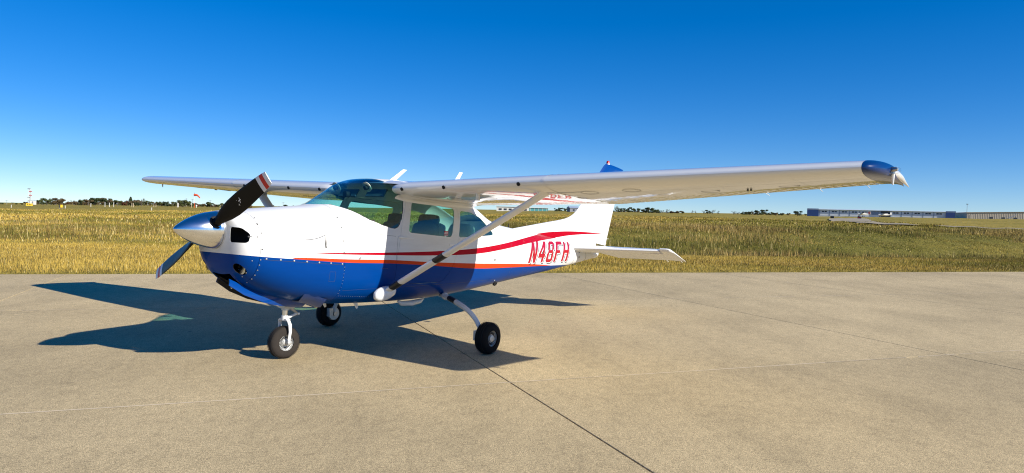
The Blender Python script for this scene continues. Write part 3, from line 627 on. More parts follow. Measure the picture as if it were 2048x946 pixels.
def wing(s):
    w = empty('wing', (0, 0, 0)); w.parent = plane
    ls = [.40, .43, .47, .50, .53, .57, .62] + frange(.72, 2.548, 12)
    mb = MB(); mb.grid([spar_section(l, s) for l in ls], cv=True, capu=True); mb.build('inner_panel', M['wing'], w)
    mb = MB(); mb.grid([spar_section(l, s) for l in frange(2.553, 5.25, 18)], cv=True, capu=True); mb.build('outer_panel', M['wing'], w)
    # joint strap between the panels
    mb = MB(); R1, R2 = [], []
    xs = [SPLIT * (1 - math.cos(math.pi * .5 * i / 18)) for i in range(19)]
    for l in (2.535, 2.565):
        row = [wpt(l, x, interp(UP, x) + .0016, s) for x in reversed(xs)] + [wpt(l, x - .0015 * (x < .01), interp(LO, x) - .0016, s) for x in xs[1:]]
        R1.append(row)
    mb.grid(R1); mb.build('joint_strap', M['white'], w, 60)
    def corr(l, p_=.068): return .0028 * max(0, math.cos(2 * math.pi * l / p_)) ** 2
    mb = MB(); mb.grid([surface_section(l, s, SPLIT + .006, corr(l)) for l in frange(.66, 2.86, 330)], cv=True, capu=True); mb.build('flap', M['wing'], w, 40)
    mb = MB(); mb.grid([surface_section(l, s, SPLIT + .006, corr(l)) for l in frange(2.875, 5.20, 350)], cv=True, capu=True); mb.build('aileron', M['wing'], w, 40)
    mb = MB(); mb.grid([surface_section(l, s, SPLIT + .001, 0) for l in (5.212, 5.25)], cv=True, capu=True); mb.build('trailing_edge', M['wing'], w)
    # drooped tip
    mb = MB(); rows = []; T = [0, .1, .2, .32, .45, .58, .7, .8, .88, .94, .98, 1.0]
    a0, z0, a1, z1 = wst(5.25)
    for t in T:
        l = 5.252 + .150 * math.sin(t * math.pi / 2); k = math.cos(t * math.pi / 2)
        al = a0 + .52 * (1 - k) ; at_ = a1 + .06 * t; row = []; ch = at_ - al; sc = (.04 + .96 * math.sqrt(max(k, 0))) * (a1 - a0) / ch if t < .999 else .04
        zc = -.035 * t ** 2
        for x, y in list(reversed(UP)) + LO[1:]:
            yy = y * sc; yy = yy if y > 0 else yy * (1 - .0 * t)
            row.append(V3(al + ch * x, s * (5.252 + (l - 5.252) * (1 - .18 * x * x)), z0 + (z1 - z0) * x + yy * ch + zc * x + .01 * t))
        rows.append(row)
    mb.grid(rows, cv=True, capu=True); mb.build('wing_tip', M['blue'], w, 50)
    mb = MB(); mb.tube([V3(2.62, s * 5.36, 1.972), V3(2.84, s * 5.38, 1.968), V3(3.02, s * 5.395, 1.953), V3(3.20, s * 5.40, 1.932), V3(3.42, s * 5.41, 1.902)], [.030, .034, .026, .015, .002], 14); mb.build('tip_fairing', M['white'], w)
    # position light, its clear cover and guard
    mb = MB(); mb.box(V3(2.64, s * 5.39, 1.972), (.075, .035, .05)); mb.lathe([(0, .02), (.03, .016), (.045, .006)], V3(2.61, s * 5.40, 1.978), (-.6, -s, 0), 12); nl = mb.build('position_light', M['steel'], w)
    mb = MB(); mb.lathe([(0, .03), (.03, .026), (.05, .012)], V3(2.69, s * 5.395, 1.974), (0, -s, .2), 14); mb.build('lens', M['clear'], nl)
    mb = MB(); mb.tube([V3(2.66, s * 5.395, 1.95), V3(2.67, s * 5.397, 1.868)], [.016, .006], 10); mb.build('guard', M['white'], nl)
    # leading edge vents, inspection covers, tie down fittings
    for l in (.70, 1.31, 2.27):
        mb = MB(); a0, z0, a1, z1 = wst(l); mb.lathe([(-.012, .020), (.02, .020)], V3(a0 + .012, s * l, z0 - .012), (1, 0, .35), 12); mb.build('air_vent', M['hole'], w)
    for l, x in ((2.86, .22), (3.30, .22), (1.05, .3), (1.5, .3), (3.9, .5), (4.6, .5)):
        y = interp(LO, x) - .0012; ring = [wpt(l + .085 / 1 * math.cos(q), x + .085 / 1.5 * math.sin(q), y, s) for q in [2 * math.pi * i / 28 for i in range(29)]]
        for q in ring: q.z -= .0006
        mb = MB(); mb.tube(ring, .0011, 5); mb.build('inspection_cover', M['darkscrew'], w)
    for l, x in ((4.25, .55), (4.22, .55)):
        mb = MB(); q = wpt(l, x, interp(LO, x), s); mb.box(q, (.02, .012, .03)); mb.build('fitting', M['darkscrew'], w)
    # fine seams under the skin joints
    mb = MB()
    for l in (3.35, 4.1, 4.75): mb.tube([wpt(l, x, interp(LO, x), s) + Vector((0, 0, .0004)) for x in frange(.05, .72, 14)], .0013, 5)
    mb.tube([wpt(l, .30, interp(LO, .30), s) + Vector((0, 0, .0006)) for l in frange(.7, 5.2, 20)], .0012, 5)
    mb.build('skin_seam', M['steel'], w)
    for l in (4.2, 4.7, 5.1):
        mb = MB(); q = wpt(l, .995, 0, s); mb.tube([q, q + Vector((.13, 0, -.015))], .003, 6); mb.build('static_wick', M['white'], w)
    # pitot and vent masts below
    if s > 0: mb = MB(); q = wpt(1.62, .12, interp(LO, .12), s); mb.tube([q + Vector((0, 0, .02)), q + Vector((.005, 0, -.07))], [.03, .026], 12, flat=.45, ref=(1, 0, 0)); mb.build('vent_mast', M['white'], w)
    # wing root fairing
    mb = MB(); rows = []
    for l, gz, in ((.40, -.16), (.46, -.10), (.52, -.06), (.58, -.025), (.66, -.004)):
        rows.append([wpt(l if l > .62 else .62, x, interp(LO, x), 1 if s > 0 else -1) * 1.0 for x in (.3,)])
    # strut
    P0, P1 = V3(2.10, s * .575, .672), V3(2.475, s * 2.40, 1.795)
    st = empty('wing_strut', (0, 0, 0)); st.parent = plane
    def stru(t0, t1, name, mt, par, g=0.):
        mb = MB(); ax = (P1 - P0).normalized(); ref = Vector((1, 0, 0)); x = (ref - ax * ref.dot(ax)).normalized(); y = ax.cross(x); rows = []
        for t in frange(t0, t1, 6):
            q = P0.lerp(P1, t); rows.append([q + x * (.066 + g) * (math.cos(k) * (1.0 if math.cos(k) < 0 else 1.15)) + y * (.029 + g) * math.sin(k) * (1 if math.cos(k) < .3 else 1 - .5 * (math.cos(k) - .3)) for k in [2 * math.pi * i / 22 for i in range(22)]])
        mb.grid(rows, cv=True, capu=True); return mb.build(name, mt, par, 50)
    stru(.02, 1.0, 'strut_tube', M['white'], st)
    stru(.33, .395, 'black_band', M['blackshadow'], st, .0012); stru(.045, .105, 'black_band', M['blackshadow'], st, .0012)
    mb = MB(); rows = []
    for t, r in ((-.10, .015), (-.095, .045), (-.075, .075), (-.04, .098), (0, .10), (.04, .088), (.08, .06), (.10, .02)):
        rows.append([V3(2.09 + t * 1.55, s * .55, .655) + Vector((0, -s * (.03 + r * .55 * max(0, math.cos(k))) if True else 0, r * .80 * math.sin(k) + t * .22)) + Vector((0, s * .02 * (math.cos(k) < 0), 0)) for k in [2 * math.pi * i / 20 for i in range(20)]])
    mb.grid(rows, cv=True, capu=True); mb.build('strut_foot', M['white'], st, 60)
    mb = MB(); ax = (P1 - P0).normalized(); rows = []
    for t, g, gy in ((.93, .001, .001), (.965, .02, .012), (1.0, .05, .025), (1.03, .10, .05)):
        q = P0.lerp(P1, t); rows.append([q + Vector(((.066 + g) * math.cos(k) * 1.08, s * 0 + (.029 + gy) * math.sin(k), 0)) for k in [2 * math.pi * i / 22 for i in range(22)]])
    mb.grid(rows, cv=True, capu=True); mb.build('strut_cuff', M['white'], st, 60)
for s in (1, -1): wing(s)
# roof skin over the cabin: carries the wing's upper surface across
mb = MB(); rows = []
for x in frange(.03, .99, 22):
    rows.append([V3(2.17 + 1.61 * x, l, 1.808 - .104 * x + interp(UP, x) * 1.62 + .004 + .018 * (1 - (l / .64) ** 2)) for l in frange(-.66, .66, 14)])
mb.grid(rows); mb.build('roof_fairing', M['wing'], plane, 60)
# wing root fillets under the wing along the cabin side
for s in (1, -1):
    mb = MB(); rows = []
    for x in frange(.06, .97, 18):
        a = 2.155 + 1.63 * x; zl = wpt(.66, x, interp(LO, x), 1).z; row = []
        for t in frange(0, 1, 6):
            zz = 0; l0 = halfw(min(a, 3.9), zl - .05) + .001
            l = l0 + (max(.65, l0 + .08) - l0) * t ** 2.2; z = zl - .052 * (1 - t) ** 1.6 - .0015
            row.append(V3(a, s * l, z))
        rows.append(row)
    mb.grid(rows); mb.build('root_fillet', M['white'], plane, 60)

# ---- propeller and spinner
prop = empty('propeller', (0, 0, 0)); prop.parent = plane
mb = MB(); HZ = 1.291
prof = [(0.0, .002), (.006, .014), (.03, .036), (.07, .064), (.12, .094), (.18, .123), (.24, .146), (.30, .163), (.36, .174), (.41, .179), (.425, .180), (.43, .172)]
mb.lathe(prof, V3(0, 0, HZ), (1, 0, 0), 48); spn = mb.build('spinner', M['chrome'], prop, 40)
mb = MB(); mb.lathe([(.395, .1805), (.398, .1812), (.402, .1805)], V3(0, 0, HZ), (1, 0, 0), 48, cap=False); mb.build('spinner_ring', M['steel'], spn)
PHI = R(62.3)
for s, nm in ((1, 0), (-1, 1)):
    rad = Vector((0, -s * math.sin(PHI), s * math.cos(PHI))); tan = Vector((0, s * math.cos(PHI), s * math.sin(PHI))) # direction of motion
    hub = V3(.335, 0, HZ); fwd = Vector((-1, 0, 0)); bl = None
    def bsec(r):
        ch = interp([(.10, .062), (.17, .066), (.24, .10), (.34, .145), (.46, .170), (.60, .176), (.75, .168), (.90, .150), (1.0, .132), (1.042, .118)], r)
        th = interp([(.10, .062), (.17, .058), (.24, .042), (.34, .030), (.6, .018), (1.042, .009)], r); be = R(interp([(.10, 48), (.25, 42), (.5, 30), (.75, 23), (1.042, 18)], r))
        cx = tan * math.cos(be) + fwd * math.sin(be); nn = fwd * math.cos(be) - tan * math.sin(be)
        off = 0
        return [hub + rad * r + cx * (ch / 2 * math.cos(k)) + nn * (th / 2 * math.sin(k) * (1.5 if math.sin(k) > 0 else .5)) for k in [2 * math.pi * i / 24 for i in range(24)]]
    bl = MB(); bl.grid([bsec(r) for r in [.10, .14, .17, .20, .24, .29, .34, .40, .46, .53, .60, .68, .75, .82, .88, .905]], cv=True, capu=True); bo = bl.build('blade', M['blade'], prop, 60)
    for r0, r1, mt in ((.905, .95, 'blade_white'), (.95, .998, 'blade_red'), (.998, 1.042, 'blade_white')):
        mb = MB(); mb.grid([bsec(r0), bsec((r0 + r1) / 2), bsec(r1)], cv=True, capu=True); mb.build('tip_band', M[mt], bo, 60)
    mb = MB(); mb.lathe([(.12, .05), (.185, .043), (.19, .03)], hub, rad, 20); mb.build('blade_ferrule', M['blade'], bo)
    mb = MB(); mb.lathe([(.150, .064), (.157, .066), (.164, .058)], hub, rad, 24); mb.build('blade_opening', M['dark'], spn)
    # small maker's mark on the blade face
    r = .60; be = R(27); cx = tan * math.cos(be) + fwd * math.sin(be); nn = (fwd * math.cos(be) - tan * math.sin(be)); o0 = hub + rad * r + nn * .0145
    if s > 0:
        mb = MB()
        def dash(p0, p1, w=.0035):
            d = Vector(p1) - Vector(p0); n_ = Vector((-d.y, d.x)).normalized() * w; q = [Vector(p0) + n_, Vector(p1) + n_, Vector(p1) - n_, Vector(p0) - n_]
            mb.add([o0 + rad * t.x + cx * t.y for t in q], [(0, 1, 2, 3)])
        dash((-.02, .012), (.02, .012)); dash((-.012, -.012), (.0, .010)); dash((.014, .034), (.002, .014)); dash((-.035, -.025), (-.035, .03), .003); dash((-.043, -.02), (-.043, .02), .002)
        mb.build('blade_mark', M['blade_white'], bo, 0)

# ---- tail
def fin():
    LEp = [(5.06, 1.405), (5.6, 1.478), (6.1, 1.545), (6.55, 1.602), (6.72, 1.64), (6.88, 1.70), (7.0, 1.775), (7.1, 1.86), (7.25, 2.0), (7.45, 2.2), (7.70, 2.46), (7.73, 2.50)]
    def te(z): return 8.031 + .379 * (z - 1.169)
    def hinge(z): return te(z) - .44
    def le(z):
        for (a0, z0), (a1, z1) in zip(LEp, LEp[1:]):
            if z <= z1: return a0 + (a1 - a0) * (z - z0) / (z1 - z0)
        return LEp[-1][0] + (z - 2.5) * .9
    def thick(z): return interp([(1.2, .055), (1.6, .060), (2.5, .040)], z)
    mb = MB(); rows = []
    # dorsal + fixed fin: rows along a, thin at the leading edge
    zs = frange(1.12, 2.44, 40)
    for z in zs:
        a0 = le(max(z, 1.408)) if z > 1.41 else 5.06; a1 = hinge(z) - .004; row = []; T = thick(z)
        for t in frange(0, 1, 26):
            a = a0 + (a1 - a0) * t ** 1.25; h = T * min(1, math.sqrt(max(0, (a - a0)) / .35)) if a - a0 < .35 else T
            row.append((a, h))
        pts = [V3(a, h, z) for a, h in row] + [V3(a, -h, z) for a, h in reversed(row[1:])]
        rows.append(pts)
    mb.grid(rows, cv=True, capu=True); f = mb.build('tail_fin', M['livery'], plane, 50)
    # rudder
    mb = MB(); rows = []
    for z in frange(1.20, 2.44, 24):
        zz = z; h0 = hinge(z); h1 = te(z); T = thick(z); lo = .0
        low = 1.225 - (z - 1.2) * 0
        rows.append([V3(h0, T * .95, z), V3(h0 + .1, T * .85, z), V3(h1 - .01, .006, z), V3(h1, 0, z), V3(h1 - .01, -.006, z), V3(h0 + .1, -T * .85, z), V3(h0, -T * .95, z), V3(h0 - .003, 0, z)])
    for i, q in enumerate(rows[0]): rows[0][i] = Vector((q.x, q.y, 1.222 - (q.x + AM - 7.6) * .11))
    mb.grid(rows, cv=True, capu=True); rd = mb.build('rudder', M['livery'], plane, 40)
    mb = MB(); mb.box(V3(8.09, 0, 1.30), (.10, .012, .006)); mb.build('static_wick', M['white'], rd)
    # blue cap with beacon
    mb = MB(); rows = []
    prof = [(2.444, le(2.444), te(2.444)), (2.50, 7.735, te(2.50) + .0), (2.56, 7.80, 8.56), (2.60, 7.845, 8.60), (2.625, 7.88, 8.42), (2.645, 7.915, 8.22), (2.655, 7.95, 8.08)]
    for i, (z, a0, a1) in enumerate(prof):
        T = .040 * (1 if i < 3 else (.85, .7, .5, .3)[i - 3]); row = []
        for t in frange(0, 1, 14):
            a = a0 + (a1 - a0) * t; h = T * min(1, math.sqrt(max(0, t) / .25)) * (1 if t < .5 else 1 - .9 * (t - .5) / .5); row.append((a, h))
        rows.append([V3(a, h, z) for a, h in row] + [V3(a, -h, z) for a, h in reversed(row[1:])])
    mb.grid(rows, cv=True, capu=True); cp = mb.build('fin_cap', M['bluebody'], plane, 50)
    mb = MB(); mb.lathe([(0, .034), (.02, .034)], V3(8.01, 0, 2.645), (0, 0, 1), 16); mb.lathe([(.0205, .03), (.05, .029), (.065, .02), (.072, .006)], V3(8.01, 0, 2.645), (0, 0, 1), 16, 1); mb.build('beacon', [M['white'], M['beaconred']], cp)
fin()
def tailplane(s):
    # stabiliser
    def lea(l): return 6.66 + (l - .10) * .50
    HA, ZH = 7.50, 1.105
    sup, slo = foil(16, .10, 0)
    def sect(l, x0, x1, te=7.98):
        a0 = lea(l); ch = te - a0; pts = []
        for q in frange(0, 1, 14):
            x = x1 + (x0 - x1) * q ** .6 if x0 == 0 else x1 + (x0 - x1) * q; pts.append((a0 + ch * x, interp(sup, max(x, 0)) * ch))
        return pts
    stb = empty('stabilizer', (0, 0, 0)); stb.parent = plane
    mb = MB(); rows = []
    for l in [.04] + frange(.12, 1.385, 12):
        a0 = lea(l); ch = 7.98 - a0; zc = 1.135 - (0.0) * l; row = []
        X1 = (HA - .005 - a0) / ch
        xs = [X1 * (1 - math.cos(math.pi / 2 * i / 14)) for i in range(15)]
        zz = lambda x: 1.135 - .03 * (x * ch) / .84 + .012 * l
        row = [V3(a0 + ch * x, s * l, zz(x) + interp(sup, x) * ch) for x in reversed(xs)] + [V3(a0 + ch * x, s * l, zz(x) - interp(sup, x) * ch) for x in xs[1:]]
        rows.append(row)
    mb.grid(rows, cv=True, capu=True); mb.build('stabilizer_panel', M['white'], stb, 40)
    # elevator, hanging a little down
    D = R(17); ev = empty('elevator', (0, 0, 0)); ev.parent = plane
    def ep(a, l, z):   # rotate about the hinge line
        da = a - HA; zh = ZH + .012 * l; return V3(HA + da * math.cos(D) + z * math.sin(D) * 0, s * l, zh - da * math.sin(D) + z * math.cos(D))
    mb = MB(); rows = []
    for l in frange(.16, 1.395, 120):
        te = 7.955 - .012 * l if l > .36 else 7.74 + (l - .16) * 1.05; r = .0016 * max(0, math.cos(2 * math.pi * l / .085)) ** 2; t0 = .034 * (1 - .25 * l / 1.4)
        rows.append([ep(te, l, .004), ep(HA + .1, l, t0 * .85 + r), ep(HA, l, t0), ep(HA - .0, l, 0), ep(HA, l, -t0), ep(HA + .1, l, -t0 * .85 - r), ep(te, l, -.004 - r)])
    mb.grid(rows, cv=True, capu=True); mb.build('elevator_panel', M['white'], ev, 40)
    # balance horn with slanted tip
    mb = MB(); rows = []
    for l, a0, a1, th in ((1.398, 7.295, 7.955, .030), (1.50, 7.30, 7.96, .030), (1.545, 7.31, 7.965, .028), (1.565, 7.34, 7.975, .022), (1.585, 7.42, 7.985, .008)):
        row = []
        for q in frange(0, 1, 12): a = a0 + (a1 - a0) * q ** 1.5; row.append((a, th * min(1, math.sqrt(q * 6)) * (1 if q < .45 else 1 - .85 * (q - .45) / .55)))
        rows.append([ep(a, l, h) for a, h in row] + [ep(a, l, -h) for a, h in reversed(row[1:])])
    mb.grid(rows, cv=True, capu=True); mb.build('balance_horn', M['white'], ev, 45)
    for l in (1.25, 1.5):
        mb = MB(); q = ep(7.94, l, 0); mb.tube([q, q + Vector((.10, 0, -.035))], .0035, 6); mb.build('static_wick', M['white'], ev)
for s in (1, -1): tailplane(s)

# ---- landing gear
def wheel(name, a, l, zc, r, wid, tyre, parent, side, turn=0.):
    w = empty(name, V3(a, l, zc)); w.parent = parent; w.rotation_euler = (0, 0, turn)
    ax = (0, 1, 0); h = wid / 2
    mb = MB(); prof = []
    ri = r * .50
    for k in range(25):
        t = math.pi * k / 24; prof.append((-h * math.copysign(abs(math.cos(t)) ** .75, math.cos(t)), ri + (r - ri) * math.sin(t) ** .62))
    # tread grooves
    P = []
    for y, q in prof: P.append((y, q))
    mb.lathe(P, (0, 0, 0), ax, 56, cap=False); mb.grid([[(0, P[0][0], 0)] * 3, [(0, P[0][0], 0)] * 3]) if False else None
    mb.build('tyre', tyre, w, 50)
    mb = MB()
    for y in (-.30 * wid, -.12 * wid, .12 * wid, .30 * wid): mb.lathe([(y - .002, r * (1.0 - .012 - .03 * (abs(y) / h) ** 2)), (y - .002, r * 1.0012 - .010 * (abs(y) / h) ** 3 * r * 3), (y + .002, r * 1.0012 - .010 * (abs(y) / h) ** 3 * r * 3), (y + .002, r * (1.0 - .012 - .03 * (abs(y) / h) ** 2))], (0, 0, 0), ax, 56, cap=False)
    mb.build('tread_groove', M['hole'], w, 60)
    mb = MB(); mb.lathe([(-h * .72, ri * 1.05), (-h * .60, ri * .9), (-h * .60, .02), (h * .60, .02), (h * .60, ri * .9), (h * .72, ri * 1.05)], (0, 0, 0), ax, 40, cap=False)
    for sg in (-1, 1):
        mb.lathe([(sg * h * .60, ri * .42), (sg * h * .82, ri * .40), (sg * h * .86, ri * .25), (sg * h * .87, .003)], (0, 0, 0), ax, 30, cap=False)
        mb.lathe([(sg * h * .62, ri * 1.04), (sg * h * .78, ri * 1.02), (sg * h * .78, ri * .93), (sg * h * .62, ri * .92)], (0, 0, 0), ax, 40, cap=False)
    mb.build('rim', M['rim'], w, 40)
    mb = MB()
    for sg in (-1, 1):
        for k in range(28):
            t = 2 * math.pi * k / 28; rr = ri * .70; rot = Matrix.Rotation(-t, 3, 'Y'); mb.box(Vector((rr * math.cos(t), sg * h * .615, rr * math.sin(t))), (ri * .36, .006, .0055), 0, rot)
    mb.build('cooling_slots', M['hole'], w, 0)['kind'] = 'stuff'
    return w
def gear():
    for s in (1, -1):
        g = empty('main_gear', (0, 0, 0)); g.parent = plane
        pts = [V3(3.35, s * .22, .56), V3(3.24, s * .40, .555), V3(3.115, s * .55, .565), V3(3.02, s * .80, .525), V3(2.955, s * .99, .480), V3(2.93, s * 1.10, .435), V3(2.925, s * 1.19, .365), V3(2.925, s * 1.245, .285), V3(2.925, s * 1.262, .20)]
        P = []
        for i in range(len(pts) - 1):
            p0, p1, p2, p3 = pts[max(i - 1, 0)], pts[i], pts[i + 1], pts[min(i + 2, len(pts) - 1)]
            for k in range(5):
                t = k / 5; P.append(.5 * (2 * p1 + (p2 - p0) * t + (2 * p0 - 5 * p1 + 4 * p2 - p3) * t * t + (3 * p1 - p0 - 3 * p2 + p3) * t ** 3))
        P.append(pts[-1]); n = len(P)
        mb = MB(); mb.tube(P, [.034 - .009 * i / n for i in range(n)], 14); mb.build('gear_leg', M['gear'], g, 60)
        mb = MB(); mb.tube(P[12:16], .0322, 14); mb.build('step_pad', M['blackshadow'], g, 60)
        mb = MB(); mb.lathe([(0, .042), (.02, .043), (.045, .037)], P[9], (P[11] - P[9]), 16); mb.build('leg_boot', M['gear'], g)
        mb = MB(); mb.lathe([(-.02, .03), (.10, .03)], V3(2.925, s * 1.25, .179), (0, -s, 0), 14); mb.build('axle', M['steel'], g)
        mb = MB(); mb.lathe([(0, .085), (.03, .085), (.035, .07)], V3(2.925, s * 1.262, .179), (0, -s, 0), 24); mb.box(V3(2.86, s * 1.27, .20), (.06, .06, .11)); mb.build('brake', M['rim'], g)
        wheel('wheel', 2.925, s * 1.375, .179, .179, .146, M['tyre'], g, s)
    g = empty('nose_gear', (0, 0, 0)); g.parent = plane
    A = 1.225; zc = .135
    wheel('wheel', A, 0, zc, .169, .118, M['tyre_dusty'], g, 1, R(-6))
    mb = MB(); mb.tube([V3(A + .01, 0, .60), V3(A + .005, 0, .47)], .042, 18); mb.box(V3(A + .02, 0, .515), (.12, .11, .05)); mb.build('strut_collar', M['rim'], g)
    mb = MB(); mb.tube([V3(A + .004, 0, .49), V3(A, 0, .39)], .027, 16); mb.build('oleo_piston', M['chrome'], g)
    mb = MB(); mb.tube([V3(A, 0, .415), V3(A, 0, .365)], .034, 16); mb.box(V3(A, 0, .372), (.05, .12, .022)); fk = mb.build('fork_head', M['gear'], g)
    for s in (1, -1):
        mb = MB(); mb.tube([V3(A - .01, s * .045, .385), V3(A - .005, s * .074, .365), V3(A + .005, s * .087, .325), V3(A + .01, s * .089, .25), V3(A, s * .088, .18), V3(A, s * .087, zc - .02)], [.018, .020, .021, .019, .017, .015], 12, flat=.5, ref=(1, 0, 0)); mb.build('fork_arm', M['gear'], g, 60)
        mb = MB(); mb.lathe([(-.02, .024), (.008, .022), (.012, .01)], V3(A, s * .095, zc), (0, -s, 0), 16); mb.build('axle_nut', M['rim'], g)
    mb = MB(); mb.tube([V3(A + .04, .02, .51), V3(A + .155, .012, .425)], [.022, .013], 8, flat=.5, ref=(0, 1, 0)); mb.tube([V3(A + .04, -.02, .51), V3(A + .155, -.012, .425)], [.022, .013], 8, flat=.5, ref=(0, 1, 0)); mb.build('torque_link', M['rim'], g, 60)
    mb = MB(); mb.tube([V3(A + .155, 0, .425), V3(A + .02, 0, .385)], [.013, .018], 8); mb.lathe([(-.03, .012), (.03, .012)], V3(A + .155, 0, .425), (0, 1, 0), 10); mb.build('torque_link', M['gear'], g, 60)
    # nose gear doors hanging open on either side of the bay
    for s in (1, -1):
        top = [(.47, .835), (.62, .765), (.80, .69), (1.0, .635), (1.2, .60), (1.38, .575)]; bot = [(.455, .775), (.62, .675), (.84, .590), (1.02, .545), (1.2, .515), (1.36, .50)]
        if s < 0: top = [(a + .09 * (1.38 - a) / .9, z) for a, z in top]; bot = [(a + .09 * (1.38 - a) / .9, z) for a, z in bot]
        inw = [.172, .172, .165, .12, .095, .085]
        for off, nm in ((.012, 'nose_gear_door'), (0, 'door_inner_skin')):
            mb = MB(); rows = []
            for o2 in (off, off + (.004 if off else .008)):
                rows.append([V3(a, s * (.150 + o2), z) for a, z in top]); rows.append([V3((a + b) / 2, s * ((.155 + w_) / 2 + .006 + o2), (z + y) / 2) for (a, z), (b, y), w_ in zip(top, bot, inw)]); rows.append([V3(a, s * (w_ + o2), z) for (a, z), w_ in zip(bot, inw)])
            mb.grid([rows[0], rows[1], rows[2], rows[5], rows[4], rows[3]], cu=True); k = len(top)
            mb.f.append(tuple(i * k for i in range(6))); mb.mi.append(0); mb.f.append(tuple(i * k + k - 1 for i in range(6))); mb.mi.append(0)
            if off: door_ = mb.build(nm, M['bluebody'], g, 50)
            else: mb.build(nm, M['dark'], door_, 50)
    mb = MB(); mb.tube([V3(.52, .13, .74), V3(.60, -.02, .80)], .007, 8); mb.build('door_link', M['gear'], g)
gear()
def underside():
    # cowl flap and exhaust
    mb = MB(); rows = []
    for a, z0 in ((1.16, .60), (1.30, .575), (1.44, .525)): rows.append([V3(a, .18, z0 - .02), V3(a, .30, z0 - .01), V3(a, .40, z0 + .05 + .03)])
    mb.grid(rows); mb.build('cowl_flap', M['bluebody'], plane, 60)
    mb = MB(); mb.tube([V3(1.30, .20, .60), V3(1.40, .205, .57), V3(1.47, .21, .525)], .034, 16); ex = mb.build('exhaust_pipe', M['steel'], plane)
    mb = MB(); mb.lathe([(0, .029), (.004, .029)], V3(1.473, .2105, .5235), (.07, 0, -.045), 14); mb.build('pipe_bore', M['hole'], ex)
    for a, l in ((2.03, .2), (1.83, -.1)):
        mb = MB(); mb.tube([V3(a - .03, l, .53), V3(a, l, .455)], [.03, .014], 12, flat=.5, ref=(1, 0, 0)); mb.build('drain_mast', M['gear'], plane)
    mb = MB(); mb.tube([V3(2.66, .20, .50), V3(2.72, .20, .468), V3(2.9, .20, .462), V3(3.05, .20, .478), V3(3.1, .2, .505)], [.015, .03, .033, .026, .01], 12, flat=.7); mb.build('belly_antenna', M['white'], plane)
    # roof antennas
    for a in (2.62, 3.68):
        mb = MB(); rows = []; z0 = 1.93 if a < 3 else 1.85
        for t in frange(0, 1, 5): rows.append([V3(a + .30 * t * .8 + dx * (1 - .35 * t), dy * (1 - .5 * t), z0 + t * (.16 if a < 3 else .30)) for dx, dy in ((0, 0), (.03, .012), (.07, .012), (.105, 0), (.07, -.012), (.03, -.012))])
        mb.grid(rows, cv=True, capu=True); mb.build('antenna', M['white'], plane, 60)
    mb = MB(); mb.tube([V3(5.07, 0, 1.40), V3(5.075, 0, 1.49)], [.011, .004], 8); mb.build('whip_antenna', M['dark'], plane)
    mb = MB(); mb.lathe([(-.01, .035), (.012, .03)], V3(4.28, .40, .66), (0, -1, -.6), 14); mb.build('belly_vent', M['hole'], plane)
    mb = MB(); mb.tube([V3(7.0, 0, .875), V3(7.0, 0, .845), V3(7.03, 0, .845), V3(7.03, 0, .875)], .006, 8); mb.build('tie_down_ring', M['steel'], plane)
underside()
